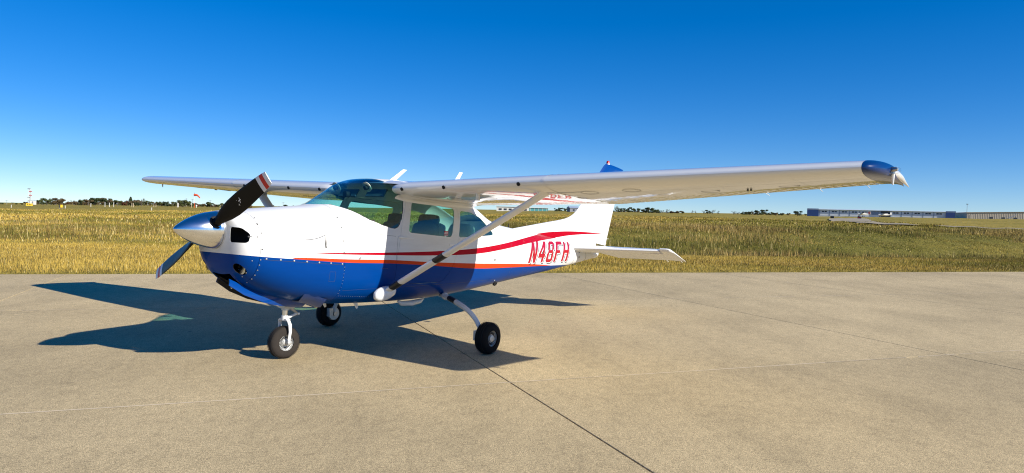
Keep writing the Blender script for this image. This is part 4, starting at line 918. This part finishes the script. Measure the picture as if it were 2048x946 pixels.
def interior():
    def seat(a, l, mt, tall=1.0):
        st = empty('seat', (0, 0, 0)); st.parent = plane
        def cushion(c, d, name, rot=0., par=st):
            mb = MB(); rows = []; n = 20
            for k in frange(-1, 1, 8):
                f = (1 - abs(k) ** 4) ** .25 if abs(k) < 1 else .25
                rows.append([Vector((d[0] / 2 * f * math.copysign(abs(math.cos(t)) ** .5, math.cos(t)), d[1] / 2 * k, d[2] / 2 * f * math.copysign(abs(math.sin(t)) ** .5, math.sin(t)))) for t in [2 * math.pi * i / n for i in range(n)]])
            rr = Matrix.Rotation(rot, 3, 'Y'); o = V3(*c); mb.grid([[o + rr @ q for q in r] for r in rows], cv=True, capu=True); return mb.build(name, mt, par, 60)
        cushion((a, l, .96), (.50, .46, .14), 'seat_cushion'); cushion((a + .26, l, 1.20), (.13, .46, .52), 'backrest', R(12)); 
        if tall: cushion((a + .345, l, 1.475), (.11, .34, .15), 'headrest', R(10))
    for l in (.27, -.27): seat(2.72, l, M['seat'])
    for l in (.25, -.25): seat(3.42, l, M['seatlight'], 0)
    mb = MB(); mb.box(V3(1.93, 0, 1.28), (.03, 1.06, .34)); mb.build('instrument_panel', M['panel'], plane, 0)
    mb = MB(); mb.grid([[V3(a, l * halfw(a, z) * .97, z) for l in frange(-1, 1, 10)] for a, z in ((1.535, 1.545), (1.7, 1.50), (1.85, 1.47), (1.96, 1.44))]); mb.build('glareshield', M['panel'], plane)
    mb = MB(); mb.box(V3(2.8, 0, .72), (1.9, .9, .03)); mb.build('cabin_floor', M['dark'], plane, 0)
    mb = MB(); mb.box(V3(4.32, 0, 1.1), (.02, .72, .8)); mb.build('baggage_wall', M['cabin'], plane, 0)
    for l in (.26, -.26):
        mb = MB(); mb.box(V3(2.22, l * .9, 1.76), (.015, .30, .10), 0, Matrix.Rotation(R(35), 3, 'Y')); mb.build('sun_visor', M['seat'], plane, 0)
        mb = MB(); mb.lathe([(0, .062), (.012, .058), (.014, .036)], V3(2.05, l * 1.0, 1.815), (.85, 0, .5), 24); v = mb.build('air_outlet', M['seatlight'], plane)
        mb = MB(); mb.lathe([(-.035, .02), (-.03, .026), (.02, .03)], V3(2.05, l * 1.0, 1.815), (.85, 0, .5), 20); mb.build('nozzle', M['dark'], v)
        mb = MB(); mb.tube([V3(1.96, l, 1.27), V3(2.16, l, 1.27)], .018, 10); mb.tube([V3(2.16, l - .15, 1.36), V3(2.16, l - .15, 1.25), V3(2.16, l - .08, 1.21), V3(2.16, l + .08, 1.21), V3(2.16, l + .15, 1.25), V3(2.16, l + .15, 1.36)], .014, 10); mb.build('control_yoke', M['dark'], plane)
    mb = MB(); mb.lathe([(-.03, .035), (.03, .035)], V3(1.99, 0, 1.73), (1, 0, 0), 16); mb.build('compass', M['dark'], plane)
interior()

# ------------------------------------------------------------------ far things
FM = {k: plain('far_' + k, c, r, var=v, scale=sc) for k, (c, r, v, sc) in dict(bluewall=((.018, .055, .19), .6, .1, .3), greywall=((.70, .73, .76), .6, .08, .4), roof=((.55, .66, .70), .45, .06, .3), trim=((.26, .32, .42), .6, .1, 1), window=((.03, .035, .05), .3, .1, 1), tan=((.52, .46, .36), .8, .1, .6), tandark=((.36, .32, .26), .8, .1, .6), yellow=((.80, .47, .01), .5, .05, 2), black=((.015, .015, .015), .6, .1, 2), redsign=((.50, .02, .02), .5, .05, 2), whitepost=((.72, .70, .64), .6, .1, 1), woodpost=((.52, .42, .28), .8, .15, 1), orange=((.62, .07, .015), .7, .08, 2), teal=((.10, .33, .34), .3, .1, .5), pole=((.22, .23, .24), .6, .1, 1), house=((.20, .21, .24), .8, .1, 1), gravel=((.31, .26, .175), .95, .2, .3), brick=((.22, .06, .045), .8, .1, 1)).items()}
def place(name, u, Y, label, cat, rz=0., group=None):
    o = empty(name, at(u, Y), (0, 0, rz)); tag(o, label, cat, group); return o
def facing(X, Y): return -math.atan2(X, Y)
def hangar():
    A, B = at(1615, 432, 431), at(1910, 402, 436); z = max(A.z, B.z) - .35; L = (B - A).to_2d().length; rz = math.atan2(B.y - A.y, B.x - A.x)
    o = empty('hangar', (A.x, A.y, z), (0, 0, rz)); tag(o, 'long blue and pale grey hangar with a row of bays behind the field', 'hangar'); H = 4.1
    mb = MB(); mb.box((L / 2, 7, H / 2 - .9), (L - .2, 14, H + 1.4)); mb.build('wall', FM['greywall'], o, 0)
    mb = MB(); mb.add([(-.4, -.8, H - .25), (L + .4, -.8, H - .25), (L + .4, 7, H + .35), (-.4, 7, H + .35), (-.4, 14.6, H - .25), (L + .4, 14.6, H - .25), (-.4, -.8, H - .45), (L + .4, -.8, H - .45)], [(0, 1, 2, 3), (3, 2, 5, 4), (0, 6, 7, 1)]); mb.build('roof', FM['roof'], o, 0)
    mb = MB(); mb.box((2.9, -.3, H / 2 - .45), (6.4, .9, H + 1.1)); mb.build('end_panel', FM['bluewall'], o, 0)
    mb = MB(); mb.box((L - 2.2, -.3, H / 2 - .45), (4.8, .9, H + 1.1)); mb.build('end_panel', FM['bluewall'], o, 0)
    nb = 12; x0, x1 = 6.6, L - 5.2; w = (x1 - x0) / nb
    for i in range(nb):
        x = x0 + w * i
        mb = MB(); mb.box((x + .15, -.06, H / 2 - .3), (.35, .12, H - .7)); mb.build('bay_trim', FM['trim'], o, 0)
        if i == 6 or i == 5:
            mb = MB(); mb.box((x + w / 2, -.04, 1.7), (w - .5, .08, 3.4)); mb.build('open_bay', FM['window'] if i == 6 else FM['trim'], o, 0); continue
        mb = MB(); mb.box((x + w / 2, -.03, 1.75), (w - .9, .06, 3.3)); bd = mb.build('bay_door', FM['greywall'], o, 0)
        for k in (-1, 1): mb = MB(); mb.box((x + w / 2 + k * .75, -.075, 2.55), (1.2, .05, .75)); mb.build('window', FM['window'], bd, 0)
    # aircraft standing in front
    for u, Y, s in ((1726, 395, 1.), (1768, 400, .9)):
        q = at(u, Y); f = empty('distant_airplane', (q.x, q.y, q.z), (0, 0, rz + .3)); tag(f, 'small white airplane parked before the hangar, %s of the open bay' % ('left' if s == 1. else 'right in front'), 'airplane', 'small airplanes by the hangar')
        mb = MB(); mb.tube([(-3.2, 0, 1.2), (-2.2, 0, 1.3), (-.5, 0, 1.5), (1.5, 0, 1.4), (4, 0, 1.5)], [.15, .5, .6, .45, .12], 10); mb.build('fuselage', FM['whitepost'], f)
        mb = MB(); mb.box((-.4, 0, 2.05), (1.4, 9.5, .18)); mb.build('wing', FM['whitepost'], f); mb = MB(); mb.box((3.7, 0, 1.6), (.8, 3, .08)); mb.box((3.8, 0, 2.2), (.8, .08, 1.3)); mb.build('tail', FM['whitepost'], f)
        mb = MB()
        for dx, dy in ((-2.2, 0), (.3, 1.1), (.3, -1.1)): mb.lathe([(-.08, .28), (.08, .28)], (dx, dy, .28), (0, 1, 0), 12); mb.box((dx, dy * .8, .7), (.08, .08, .9))
        mb.build('undercarriage', FM['black'], f)
def tan_building():
    A, B = at(1933, 372, 438), at(2125, 362, 441); z = min(A.z, B.z) - .3; L = (B - A).to_2d().length; rz = math.atan2(B.y - A.y, B.x - A.x)
    o = empty('metal_building', (A.x, A.y, z), (0, 0, rz)); tag(o, 'low tan corrugated metal building at the right edge', 'building'); H0, H1 = 3.5, 5.0
    mb = MB(); mb.prism([(0, -.2), (L, -.2), (L, H1 - .1), (0, H0 - .1)], 1, 0, 16); mb.build('wall', FM['tan'], o, 0)
    mb = MB(); n = int(L / .8)
    for i in range(n): mb.box((.4 + i * .8, -.05, (H0 + (H1 - H0) * i / n) / 2 - .15), (.25, .1, H0 + (H1 - H0) * i / n - .4))
    q = mb.build('wall_ribs', FM['tandark'], o, 0); q['kind'] = 'stuff'
    mb = MB(); mb.add([(-.3, -.5, H0 - .08), (L + .3, -.5, H1 - .08), (L + .3, 16.5, H1 + .1), (-.3, 16.5, H0 + .1), (-.3, -.5, H0 - .3), (L + .3, -.5, H1 - .3)], [(0, 1, 2, 3), (0, 4, 5, 1)]); mb.build('roof', FM['tandark'], o, 0)
    for i in range(4): mb = MB(); mb.box((11.5 + i * 5.6, -.13, .8), (1.5, .08, .75)); mb.build('window', FM['window'], o, 0)
    mb = MB(); mb.box((2.2, -.12, 1.1), (1.1, .06, 2.2)); mb.build('door', FM['tandark'], o, 0)
    r = MB(); r.tube([(19, -.5, .8), (23, -.5, 2.6)], .12, 6); r.build('stair_rail', FM['trim'], o)
def posts():
    defs = [(181.6, 6.3, 'whitepost'), (209.8, 8.2, 'whitepost'), (218.5, 7.6, 'whitepost'), (227.3, 8.2, 'whitepost'), (263.5, 7.2, 'woodpost'), (266.8, 6.4, 'woodpost'), (307.5, 5, 'woodpost'), (311.7, 4.4, 'woodpost'), (354.5, 9, 'whitepost'), (356.8, 9, 'whitepost'), (382.5, 7, 'woodpost')]
    for i, (u, h, mt) in enumerate(defs):
        Y = 330 + 6 * (i % 4); q = at(u, Y); o = empty('post', q); H = h / FPX * Y * 1.1
        nth = ['leftmost', 'second', 'third', 'fourth', 'fifth', 'sixth', 'seventh', 'eighth', 'ninth', 'tenth', 'rightmost'][i]
        tag(o, '%s post in front of the left treeline, %s counting from the left' % ('white' if mt == 'whitepost' else 'light wooden', nth), 'post', 'posts by the treeline')
        mb = MB(); mb.tube([(0, 0, -.3), (0, 0, H)], .12, 8); mb.build('shaft', FM[mt], o); mb = MB(); mb.box((0, 0, H + .05), (.28, .28, .1)); mb.build('cap', FM[mt], o)
    for i, (u, top, nm) in enumerate([(372.5, 12, 'beside the tall tree'), (384.5, 11, 'left of the windsock'), (420, 10, 'right of the windsock'), (566, 9, 'above the cowling'), (13.5, 7, 'at the left edge')]):
        Y = 520; q = at(u, Y); o = empty('utility_pole', q); H = top * 1.35 / FPX * Y; tag(o, 'thin dark utility pole %s' % nm, 'utility pole', 'utility poles on the horizon')
        mb = MB(); mb.tube([(0, 0, -.3), (0, 0, H)], .14, 6); mb.build('shaft', FM['pole'], o); mb = MB(); mb.box((0, 0, H - .5), (2.2, .15, .15)); mb.build('crossarm', FM['pole'], o)
    for i, (u, Y, nm) in enumerate([(22.4, 210, 'left of the yellow sign'), (130.3, 190, 'right of the black and yellow sign'), (303.3, 180, 'left of the windsock'), (440, 190, 'beside the propeller')]):
        o = empty('field_marker', at(u, Y)); tag(o, 'short pale marker stake in the grass %s' % nm, 'marker', 'short markers in the grass')
        mb = MB(); mb.tube([(0, 0, -.2), (0, 0, .75)], .07, 8); mb.build('stake', FM['whitepost'], o); mb = MB(); mb.lathe([(.75, .08), (.8, .08)], (0, 0, 0), (0, 0, 1), 8); mb.build('stake_top', FM['whitepost'], o)
def windsock():
    Y = 270; o = place('windsock', 388.8, Y, 'orange windsock on a white and red pole in the field', 'windsock'); H = 5.0
    mb = MB(); mb.tube([(0, 0, -.2), (0, 0, 1.9)], .10, 8); mb.build('lower_pole', FM['orange'], o)
    mb = MB(); mb.tube([(0, 0, 1.9), (0, 0, H)], .07, 8); mb.build('upper_pole', FM['whitepost'], o)
    mb = MB(); mb.tube([(0, 0, H), (0, 0, H + .75)], .05, 6); mb.build('top_rod', FM['black'], o)
    mb = MB(); pts = [(-.15, 0, H - .12), (.5, 0, H - .12), (1.0, 0, H - .2), (1.4, 0, H - .55), (1.8, 0, H - .95), (2.05, 0, H - 1.25)]; mb.tube(pts, [.42, .40, .34, .27, .22, .18], 12); mb.build('sock', FM['orange'], o)
    mb = MB(); mb.lathe([(-.06, .43), (.02, .45)], (-.15, 0, H - .12), (1, 0, 0), 14); mb.build('hoop', FM['redsign'], o)
    o = place('marker_ball', 392.6, 262, 'small white marker at the foot of the windsock pole', 'marker'); mb = MB(); mb.tube([(0, 0, 0), (0, 0, .5)], .12, 8); mb.build('stem', FM['whitepost'], o); mb = MB(); mb.lathe([(.45, .05), (.55, .25), (.75, .3), (.95, .25), (1.05, .05)], (0, 0, 0), (0, 0, 1), 12); mb.build('head', FM['whitepost'], o)
def towers():
    for i, (u, Y, H, nm) in enumerate([(57.8, 430, 9.8, 'taller left one of the pair'), (60.7, 430, 9.2, 'right one of the pair with red bands')]):
        o = place('lattice_mast', u, Y, 'white lattice antenna mast above the treeline, %s' % nm, 'mast', group='masts at left')
        mb = MB()
        for k in range(3): t = 2 * math.pi * k / 3; mb.tube([(.28 * math.cos(t), .28 * math.sin(t), 0), (.22 * math.cos(t), .22 * math.sin(t), H)], .07, 5)
        for j in range(12):
            t = 2 * math.pi * (j % 3) / 3; t2 = t + 2 * math.pi / 3; z = H * j / 12; mb.tube([(.26 * math.cos(t), .26 * math.sin(t), z), (.26 * math.cos(t2), .26 * math.sin(t2), z + H / 12)], .05, 4)
        mb.build('lattice', FM['whitepost'], o)
        for z in ((.45, .98) if i == 0 else (.62, .88)): mb = MB(); mb.box((0, 0, H * z), (1.6, .5, .45)); mb.build('equipment', FM['pole'] if i == 0 else FM['redsign'], o)
    o = place('equipment_shed', 66, 425, 'small white shed beside the antenna masts', 'shed', .2)
    mb = MB(); mb.box((0, 0, 1.1), (2.6, 2.2, 2.4)); mb.build('wall', FM['whitepost'], o, 0); mb = MB(); mb.prism([(-1.5, 2.25), (1.5, 2.25), (0, 2.8)], 1, -1.3, 1.3); mb.build('roof', FM['roof'], o, 0); mb = MB(); mb.box((.2, -1.13, .9), (.8, .06, 1.8)); mb.build('door', FM['pole'], o, 0)
def sign(u, Y, label, w, h, mt, txt=None, legs=.35, group=None, rz=None, side=None):
    q = at(u, Y); o = empty('airfield_sign', q, (0, 0, facing(q.x, q.y) if rz is None else rz)); tag(o, label, 'sign', group)
    mb = MB(); mb.box((0, 0, legs + h / 2), (w, .25, h)); mb.build('panel', FM[mt], o, 0)
    if side: mb = MB(); mb.box((-w * .3, -.005, legs + h / 2), (w * .42, .27, h * 1.02)); mb.build('side_panel', FM[side], o, 0)
    for x in (-w * .35, w * .35): mb = MB(); mb.tube([(x, 0, -.2), (x, 0, legs)], .05, 6); mb.build('leg', FM['pole'], o)
    if txt:
        mb = MB()
        for k in range(txt[0]): mb.box(((k - (txt[0] - 1) / 2) * w * .72 / txt[0], -.135, legs + h * .5), (w * .72 / txt[0] * .6, .02, h * .42))
        mb.build('legend', FM[txt[1]], o, 0)
def background():
    hangar(); tan_building(); posts(); windsock(); towers()
    sign(58.5, 250, 'yellow airfield sign in the grass at far left', 1.95, .85, 'yellow', (3, 'black'))
    sign(121.5, 185, 'black and yellow airfield sign in the grass right of the yellow one', .85, .70, 'yellow', None, side='black')
    sign(1665, 215, 'black box sign at the left of the taxiway', 1.0, .60, 'black', None, rz=-.5)
    sign(1719.5, 205, 'red and black hold sign beside the taxiway', 1.0, .62, 'black', (2, 'redsign'), rz=-.5)
    q = at(1739, 235); o = empty('stop_sign', (q.x, q.y, q.z), (0, 0, facing(q.x, q.y))); tag(o, 'red octagonal sign on a thin post before the hangar', 'sign')
    mb = MB(); mb.tube([(0, 0, -.2), (0, 0, 2.2)], .04, 6); mb.build('post', FM['pole'], o); mb = MB(); mb.prism([(.42 * math.cos(R(22.5 + 45 * k)), 1.85 + .42 * math.sin(R(22.5 + 45 * k))) for k in range(8)], 1, -.06, -.04); mb.build('plate', FM['redsign'], o, 0)
    mb = MB(); mb.box((0, -.068, 1.85), (.52, .01, .12)); mb.build('legend', FM['whitepost'], o, 0)
    # lamp post, small white house, red trailer near the tan building
    q = at(1934, 380); o = empty('lamp_post', q); tag(o, 'tall thin lamp post left of the tan building', 'lamp post'); mb = MB(); mb.tube([(0, 0, 0), (0, 0, 7.4)], [.13, .08], 8); mb.build('pole', FM['pole'], o); mb = MB(); mb.box((0, 0, 7.5), (.9, .5, .3)); mb.build('lamp_head', FM['black'], o, 0)
    q = at(1922, 470); o = empty('small_house', q, (0, 0, -.4)); tag(o, 'small white building between the hangar and the tan building', 'building'); mb = MB(); mb.box((0, 0, 1.3), (9, 6, 2.9)); mb.build('wall', FM['whitepost'], o, 0); mb = MB(); mb.prism([(-3.4, 2.7), (3.4, 2.7), (0, 3.8)], 0, -4.8, 4.8); mb.build('roof', FM['roof'], o, 0)
    q = at(1916, 410); o = empty('red_trailer', q, (0, 0, -.5)); tag(o, 'low red trailer beside the right end of the hangar', 'trailer'); mb = MB(); mb.box((0, 0, 1.1), (6.0, 2.2, .9)); mb.build('box', FM['brick'], o, 0); mb = MB(); [mb.lathe([(-.15, .4), (.15, .4)], (x, -1.1, .4), (0, 1, 0), 10) for x in (-1.5, -.4, 1.8)]; mb.build('wheels', FM['black'], o)
    # buildings seen below the wing, behind the tail
    A = at(996, 480); o = empty('terminal_building', (A.x, A.y, A.z - .3), (0, 0, -.05)); tag(o, 'long low white building with teal glazing seen between strut and fin', 'building')
    mb = MB(); mb.box((10, 5, 1.6), (22, 10, 3.6)); mb.build('wall', FM['whitepost'], o, 0); mb = MB(); mb.box((10, 5, 3.55), (23, 11, .35)); mb.build('roof', FM['roof'], o, 0)
    mb = MB(); mb.box((27.5, 6, 1.5), (12.5, 9, 3.3)); mb.build('glazed_wing', FM['teal'], o, 0); mb = MB(); mb.box((27.5, 6, 3.3), (13, 10, .35)); mb.build('roof', FM['whitepost'], o, 0)
    for k in range(6): mb = MB(); mb.box((1.5 + k * 3.4, -.05, 1.7), (2.0, .12, 1.2)); mb.build('window', FM['window'], o, 0)
    for k in range(5): mb = MB(); mb.box((22 + k * 2.7, 1.45, 1.5), (.18, .15, 3.2)); mb.build('mullion', FM['whitepost'], o, 0)
    q = at(1146, 440); o = empty('grey_house', (q.x, q.y, q.z - .2), (0, 0, .3)); tag(o, 'small dark grey house left of the tail fin', 'building'); mb = MB(); mb.box((0, 0, 1.2), (6, 5, 2.8)); mb.build('wall', FM['house'], o, 0); mb = MB(); mb.prism([(-2.9, 2.55), (2.9, 2.55), (0, 3.7)], 0, -3.3, 3.3); mb.build('roof', FM['trim'], o, 0); mb = MB(); mb.box((-.5, -2.53, 1.3), (1.1, .08, 1.1)); mb.build('window', FM['window'], o, 0)
    # taxiway and gravel track
    def gp(u, v):
        d = _f + _r2 * ((u - 1024) / FPX) - _u2 * ((v - 473) / FPX)
        for k in range(3000):
            Y = 40 + k * .25
            if HC + d.z / d.y * Y < float(terr(d.x / d.y * Y, Y)): break
        print('gp', u, v, Y); return (u, Y)
    def strip(name, label, pts, mt):
        mb = MB(); rows = []
        for (u, Y, w) in pts:
            rows.append([None, None]); q = at(u, Y); rows[-1] = (q, w)
        out = []
        for i, (q, w) in enumerate(rows):
            d = (rows[min(i + 1, len(rows) - 1)][0] - rows[max(i - 1, 0)][0]).to_2d().normalized(); n = Vector((-d.y, d.x))
            r = []
            for t in frange(-1, 1, 4): x, y = q.x + n.x * w * t, q.y + n.y * w * t; r.append((x, y, float(terr(x, y)) + .16))
            out.append(r)
        mb.grid(out); tag(mb.build(name, mt, None, 60), label, kind='structure')
    def dens(pts, n=8):
        out = []
        for p0, p1 in zip(pts, pts[1:]): out += [tuple(a + (b - a) * k / n for a, b in zip(p0, p1)) for k in range(n)]
        return out + [pts[-1]]
    strip('taxiway', 'grey taxiway ramp in front of the hangar', dens([(*gp(1703, 437), 3.6), (*gp(1700, 439), 4.6), (*gp(1700, 441), 4.4), (*gp(1708, 444.5), 3.5)]), FM['gravel'])
    strip('track', 'pale gravel track crossing the grass at right', dens([(*gp(1700, 443.5), 3.0), (*gp(1740, 446), 1.8), (*gp(1800, 449.5), 1.2), (*gp(1900, 454.5), .9), (*gp(2000, 458.5), .7), (*gp(2130, 462.5), .6)]), FM['gravel'])
background()

# ------------------------------------------------------------------ trees on the horizon
def leaf_mat(name, c0, c1):
    mt, nt, b = mat(name); setp(b, Roughness=.8); b.inputs['Specular IOR Level'].default_value = .15
    a = node(nt, 'ShaderNodeAttribute', attribute_name='Shade'); mx = node(nt, 'ShaderNodeMix', data_type='RGBA'); mx.inputs[6].default_value = (*c0, 1); mx.inputs[7].default_value = (*c1, 1)
    nt.links.new(a.outputs['Fac'], mx.inputs[0]); nt.links.new(mx.outputs[2], b.inputs['Base Color']); return mt
LM = dict(green=leaf_mat('leaves_green', (.045, .06, .02), (.11, .125, .045)), dark=leaf_mat('leaves_dark', (.028, .045, .02), (.07, .09, .037)), brown=leaf_mat('leaves_brown', (.08, .06, .03), (.18, .13, .065)), red=leaf_mat('leaves_red', (.085, .035, .022), (.17, .075, .04)), sparse=leaf_mat('leaves_sparse', (.07, .07, .035), (.15, .14, .075)))
bark = plain('bark', (.10, .085, .07), .9)
def tree_mesh(kind, seed):
    r = random.Random(seed); mb = MB(); mb.tube([(0, 0, -.1), (.01, 0, .25), (.03, .01, .55), (.02, 0, .8)], [.05, .04, .025, .01], 7)
    lobes = []
    for k in range(r.randint(6, 9)):
        t = r.uniform(0, 6.28); rr = r.uniform(.12, .36); z = r.uniform(.10, .82); q = Vector((rr * math.cos(t), rr * math.sin(t), z)); lobes.append((q, r.uniform(.14, .26) * (1.15 - .4 * z)))
        mb.tube([(.02, 0, r.uniform(.2, .45)), q * .6 + Vector((0, 0, .1)), q], [.02, .012, .005], 5)
    if kind == 'conifer': lobes = [(Vector((0, 0, .2 + .1 * k)), .26 - .028 * k) for k in range(8)]
    tm = bpy.data.meshes.new('trunk'); tm.from_pydata(mb.v, [], mb.f); tm.materials.append(bark); finish(tm, 60)
    n = 260 if kind == 'sparse' else 1500; V = []; F = []; S = []
    for i in range(n):
        c, rad = r.choice(lobes); d = Vector((r.gauss(0, 1), r.gauss(0, 1), r.gauss(0, 1))).normalized(); q = c + d * rad * r.uniform(.45, 1.05)
        if q.z < .12: continue
        w = r.uniform(.022, .05) * (1. if kind != 'sparse' else .8); nn = (d + Vector((r.gauss(0, .5), r.gauss(0, .5), r.gauss(0, .5)))).normalized(); x = nn.orthogonal().normalized() * w; y = nn.cross(x) * r.uniform(.6, 1.2); k = len(V)
        V += [q - x - y * .3, q + y, q + x - y * .2, q - y]; F.append((k, k + 3, k + 2, k + 1)); S += [min(1, max(0, r.gauss(.5, .28)))] * 4
    cm = bpy.data.meshes.new('crown'); cm.from_pydata([tuple(q) for q in V], [], F); a = cm.attributes.new('Shade', 'FLOAT', 'POINT'); a.data.foreach_set('value', S)
    return tm, cm
KINDS = {'green': ('green leafy', 'green'), 'dark': ('dark green dense', 'dark'), 'brown': ('brownish autumn', 'brown'), 'red': ('reddish autumn', 'red'), 'sparse': ('sparse half bare', 'sparse'), 'conifer': ('narrow dark evergreen', 'dark')}
PROTO = {}
for kd in KINDS:
    PROTO[kd] = []
    for v in range(3 if kd in ('green', 'dark', 'brown', 'sparse') else 1):
        tm, cm = tree_mesh(kd, hash(kd) % 7 * 0 + len(kd) * 13 + v); cm.materials.append(LM[KINDS[kd][1]]); PROTO[kd].append((tm, cm))
LEFT = [(-30, 9, 'green'), (-15, 8, 'brown'), (3, 5, 'green'), (25, 5, 'sparse'), (33, 4, 'green'), (43, 3, 'green'), (52, 5, 'brown'), (62, 9, 'sparse'), (77, 9, 'green'), (86, 12, 'green'), (93, 9, 'green'), (101, 10, 'green'), (110, 13, 'sparse'), (112, 10, 'brown'), (118, 12, 'brown'), (125, 11, 'brown'), (133, 6, 'red'), (140, 6, 'brown'), (147, 11, 'sparse'), (149, 7, 'brown'), (157, 6, 'brown'), (163, 10, 'green'), (170, 9, 'brown'), (176, 11, 'brown'), (181, 13, 'dark'), (189, 13, 'dark'), (197, 13, 'green'), (204, 12, 'green'), (210, 13, 'brown'), (216, 12, 'dark'), (222, 13, 'brown'), (228, 9, 'green'), (235, 10, 'green'), (243, 11, 'green'), (250, 7, 'red'), (257, 8, 'red'), (261, 15, 'conifer'), (265, 10, 'brown'), (271, 10, 'brown'), (277, 9, 'brown'), (282, 14, 'sparse'), (288, 8, 'green'), (294, 9, 'green'), (300, 8, 'green'), (307, 7, 'brown'), (316, 8, 'green'), (324, 7, 'brown'), (333, 8, 'dark'), (342, 7, 'brown'), (349, 8, 'green'), (356, 9, 'brown'), (362, 11, 'green'), (368, 12, 'green'), (376, 10, 'green'), (381, 9, 'sparse'), (395, 6, 'red'), (403, 6, 'brown'), (414, 9, 'dark'), (420, 8, 'green'), (430, 6, 'brown'), (437, 5, 'green'), (443, 8, 'green'), (452, 5, 'green'), (470, 6, 'green'), (500, 7, 'brown'), (545, 6, 'green'), (560, 5, 'green'), (573, 7, 'dark'), (588, 6, 'green'), (603, 6, 'brown')]
RIGHT = [(1003, 6, 'dark'), (1016, 5, 'green'), (1112, 6, 'dark'), (1120, 7, 'dark'), (1131, 6, 'green'), (1232, 11, 'sparse'), (1241, 8, 'dark'), (1250, 8, 'dark'), (1257, 10, 'dark'), (1266, 8, 'green'), (1275, 8, 'dark'), (1286, 7, 'green'), (1298, 10, 'dark'), (1306, 9, 'green'), (1314, 8, 'green'), (1325, 6, 'sparse'), (1333, 8, 'sparse'), (1343, 6, 'brown'), (1354, 5, 'brown'), (1364, 5, 'brown'), (1384, 6, 'sparse'), (1392, 6, 'sparse'), (1408, 8, 'sparse'), (1416, 7, 'dark'), (1426, 8, 'sparse'), (1436, 7, 'sparse'), (1468, 8, 'sparse'), (1476, 7, 'sparse'), (1489, 6, 'dark'), (1499, 6, 'dark'), (1507, 8, 'sparse'), (1516, 9, 'dark'), (1528, 9, 'dark'), (1543, 6, 'green'), (1553, 6, 'brown'), (1563, 5, 'green'), (1578, 5, 'brown'), (1596, 9, 'dark'), (1611, 4, 'green')]
for u in range(66, 466, 6): LEFT.append((u + random.uniform(-2, 2), random.uniform(3.5, 6.5), random.choice(['green', 'brown', 'brown', 'dark'])))
for a, b_ in ((1228, 1320), (1336, 1370), (1484, 1534), (1538, 1572)):
    for u in range(a, b_, 7): RIGHT.append((u + random.uniform(-2, 2), random.uniform(3, 5.5), random.choice(['green', 'brown', 'dark'])))
LEFT.sort(); RIGHT.sort()
def ordinal(i): return ('%dth' % i) if 10 <= i % 100 <= 20 else '%d%s' % (i, {1: 'st', 2: 'nd', 3: 'rd'}.get(i % 10, 'th'))
def trees(lst, side, Y0):
    cnt = {}
    for u, h, kd in lst:
        Y = Y0 + random.uniform(-25, 25); q = at(u, Y); H = h * 1.18 / FPX * Y; cnt[kd] = cnt.get(kd, 0) + 1
        o = empty('tree', q, (0, 0, random.uniform(0, 6.28))); wd = random.uniform(1.2, 1.9) * (1 if kd not in ('conifer', 'sparse') else .8); o.scale = (H * wd, H * wd, H)
        tag(o, '%s tree on the %s horizon, %s of its kind from the left' % (KINDS[kd][0], side, ordinal(cnt[kd])), 'tree', 'trees along the %s horizon' % side)
        tm, cm = random.choice(PROTO[kd])
        for nm, me in (('trunk', tm), ('crown', cm)): p_ = bpy.data.objects.new(nm, me); C.objects.link(p_); p_.parent = o
trees(LEFT, 'left', 455); trees(RIGHT, 'right', 520)
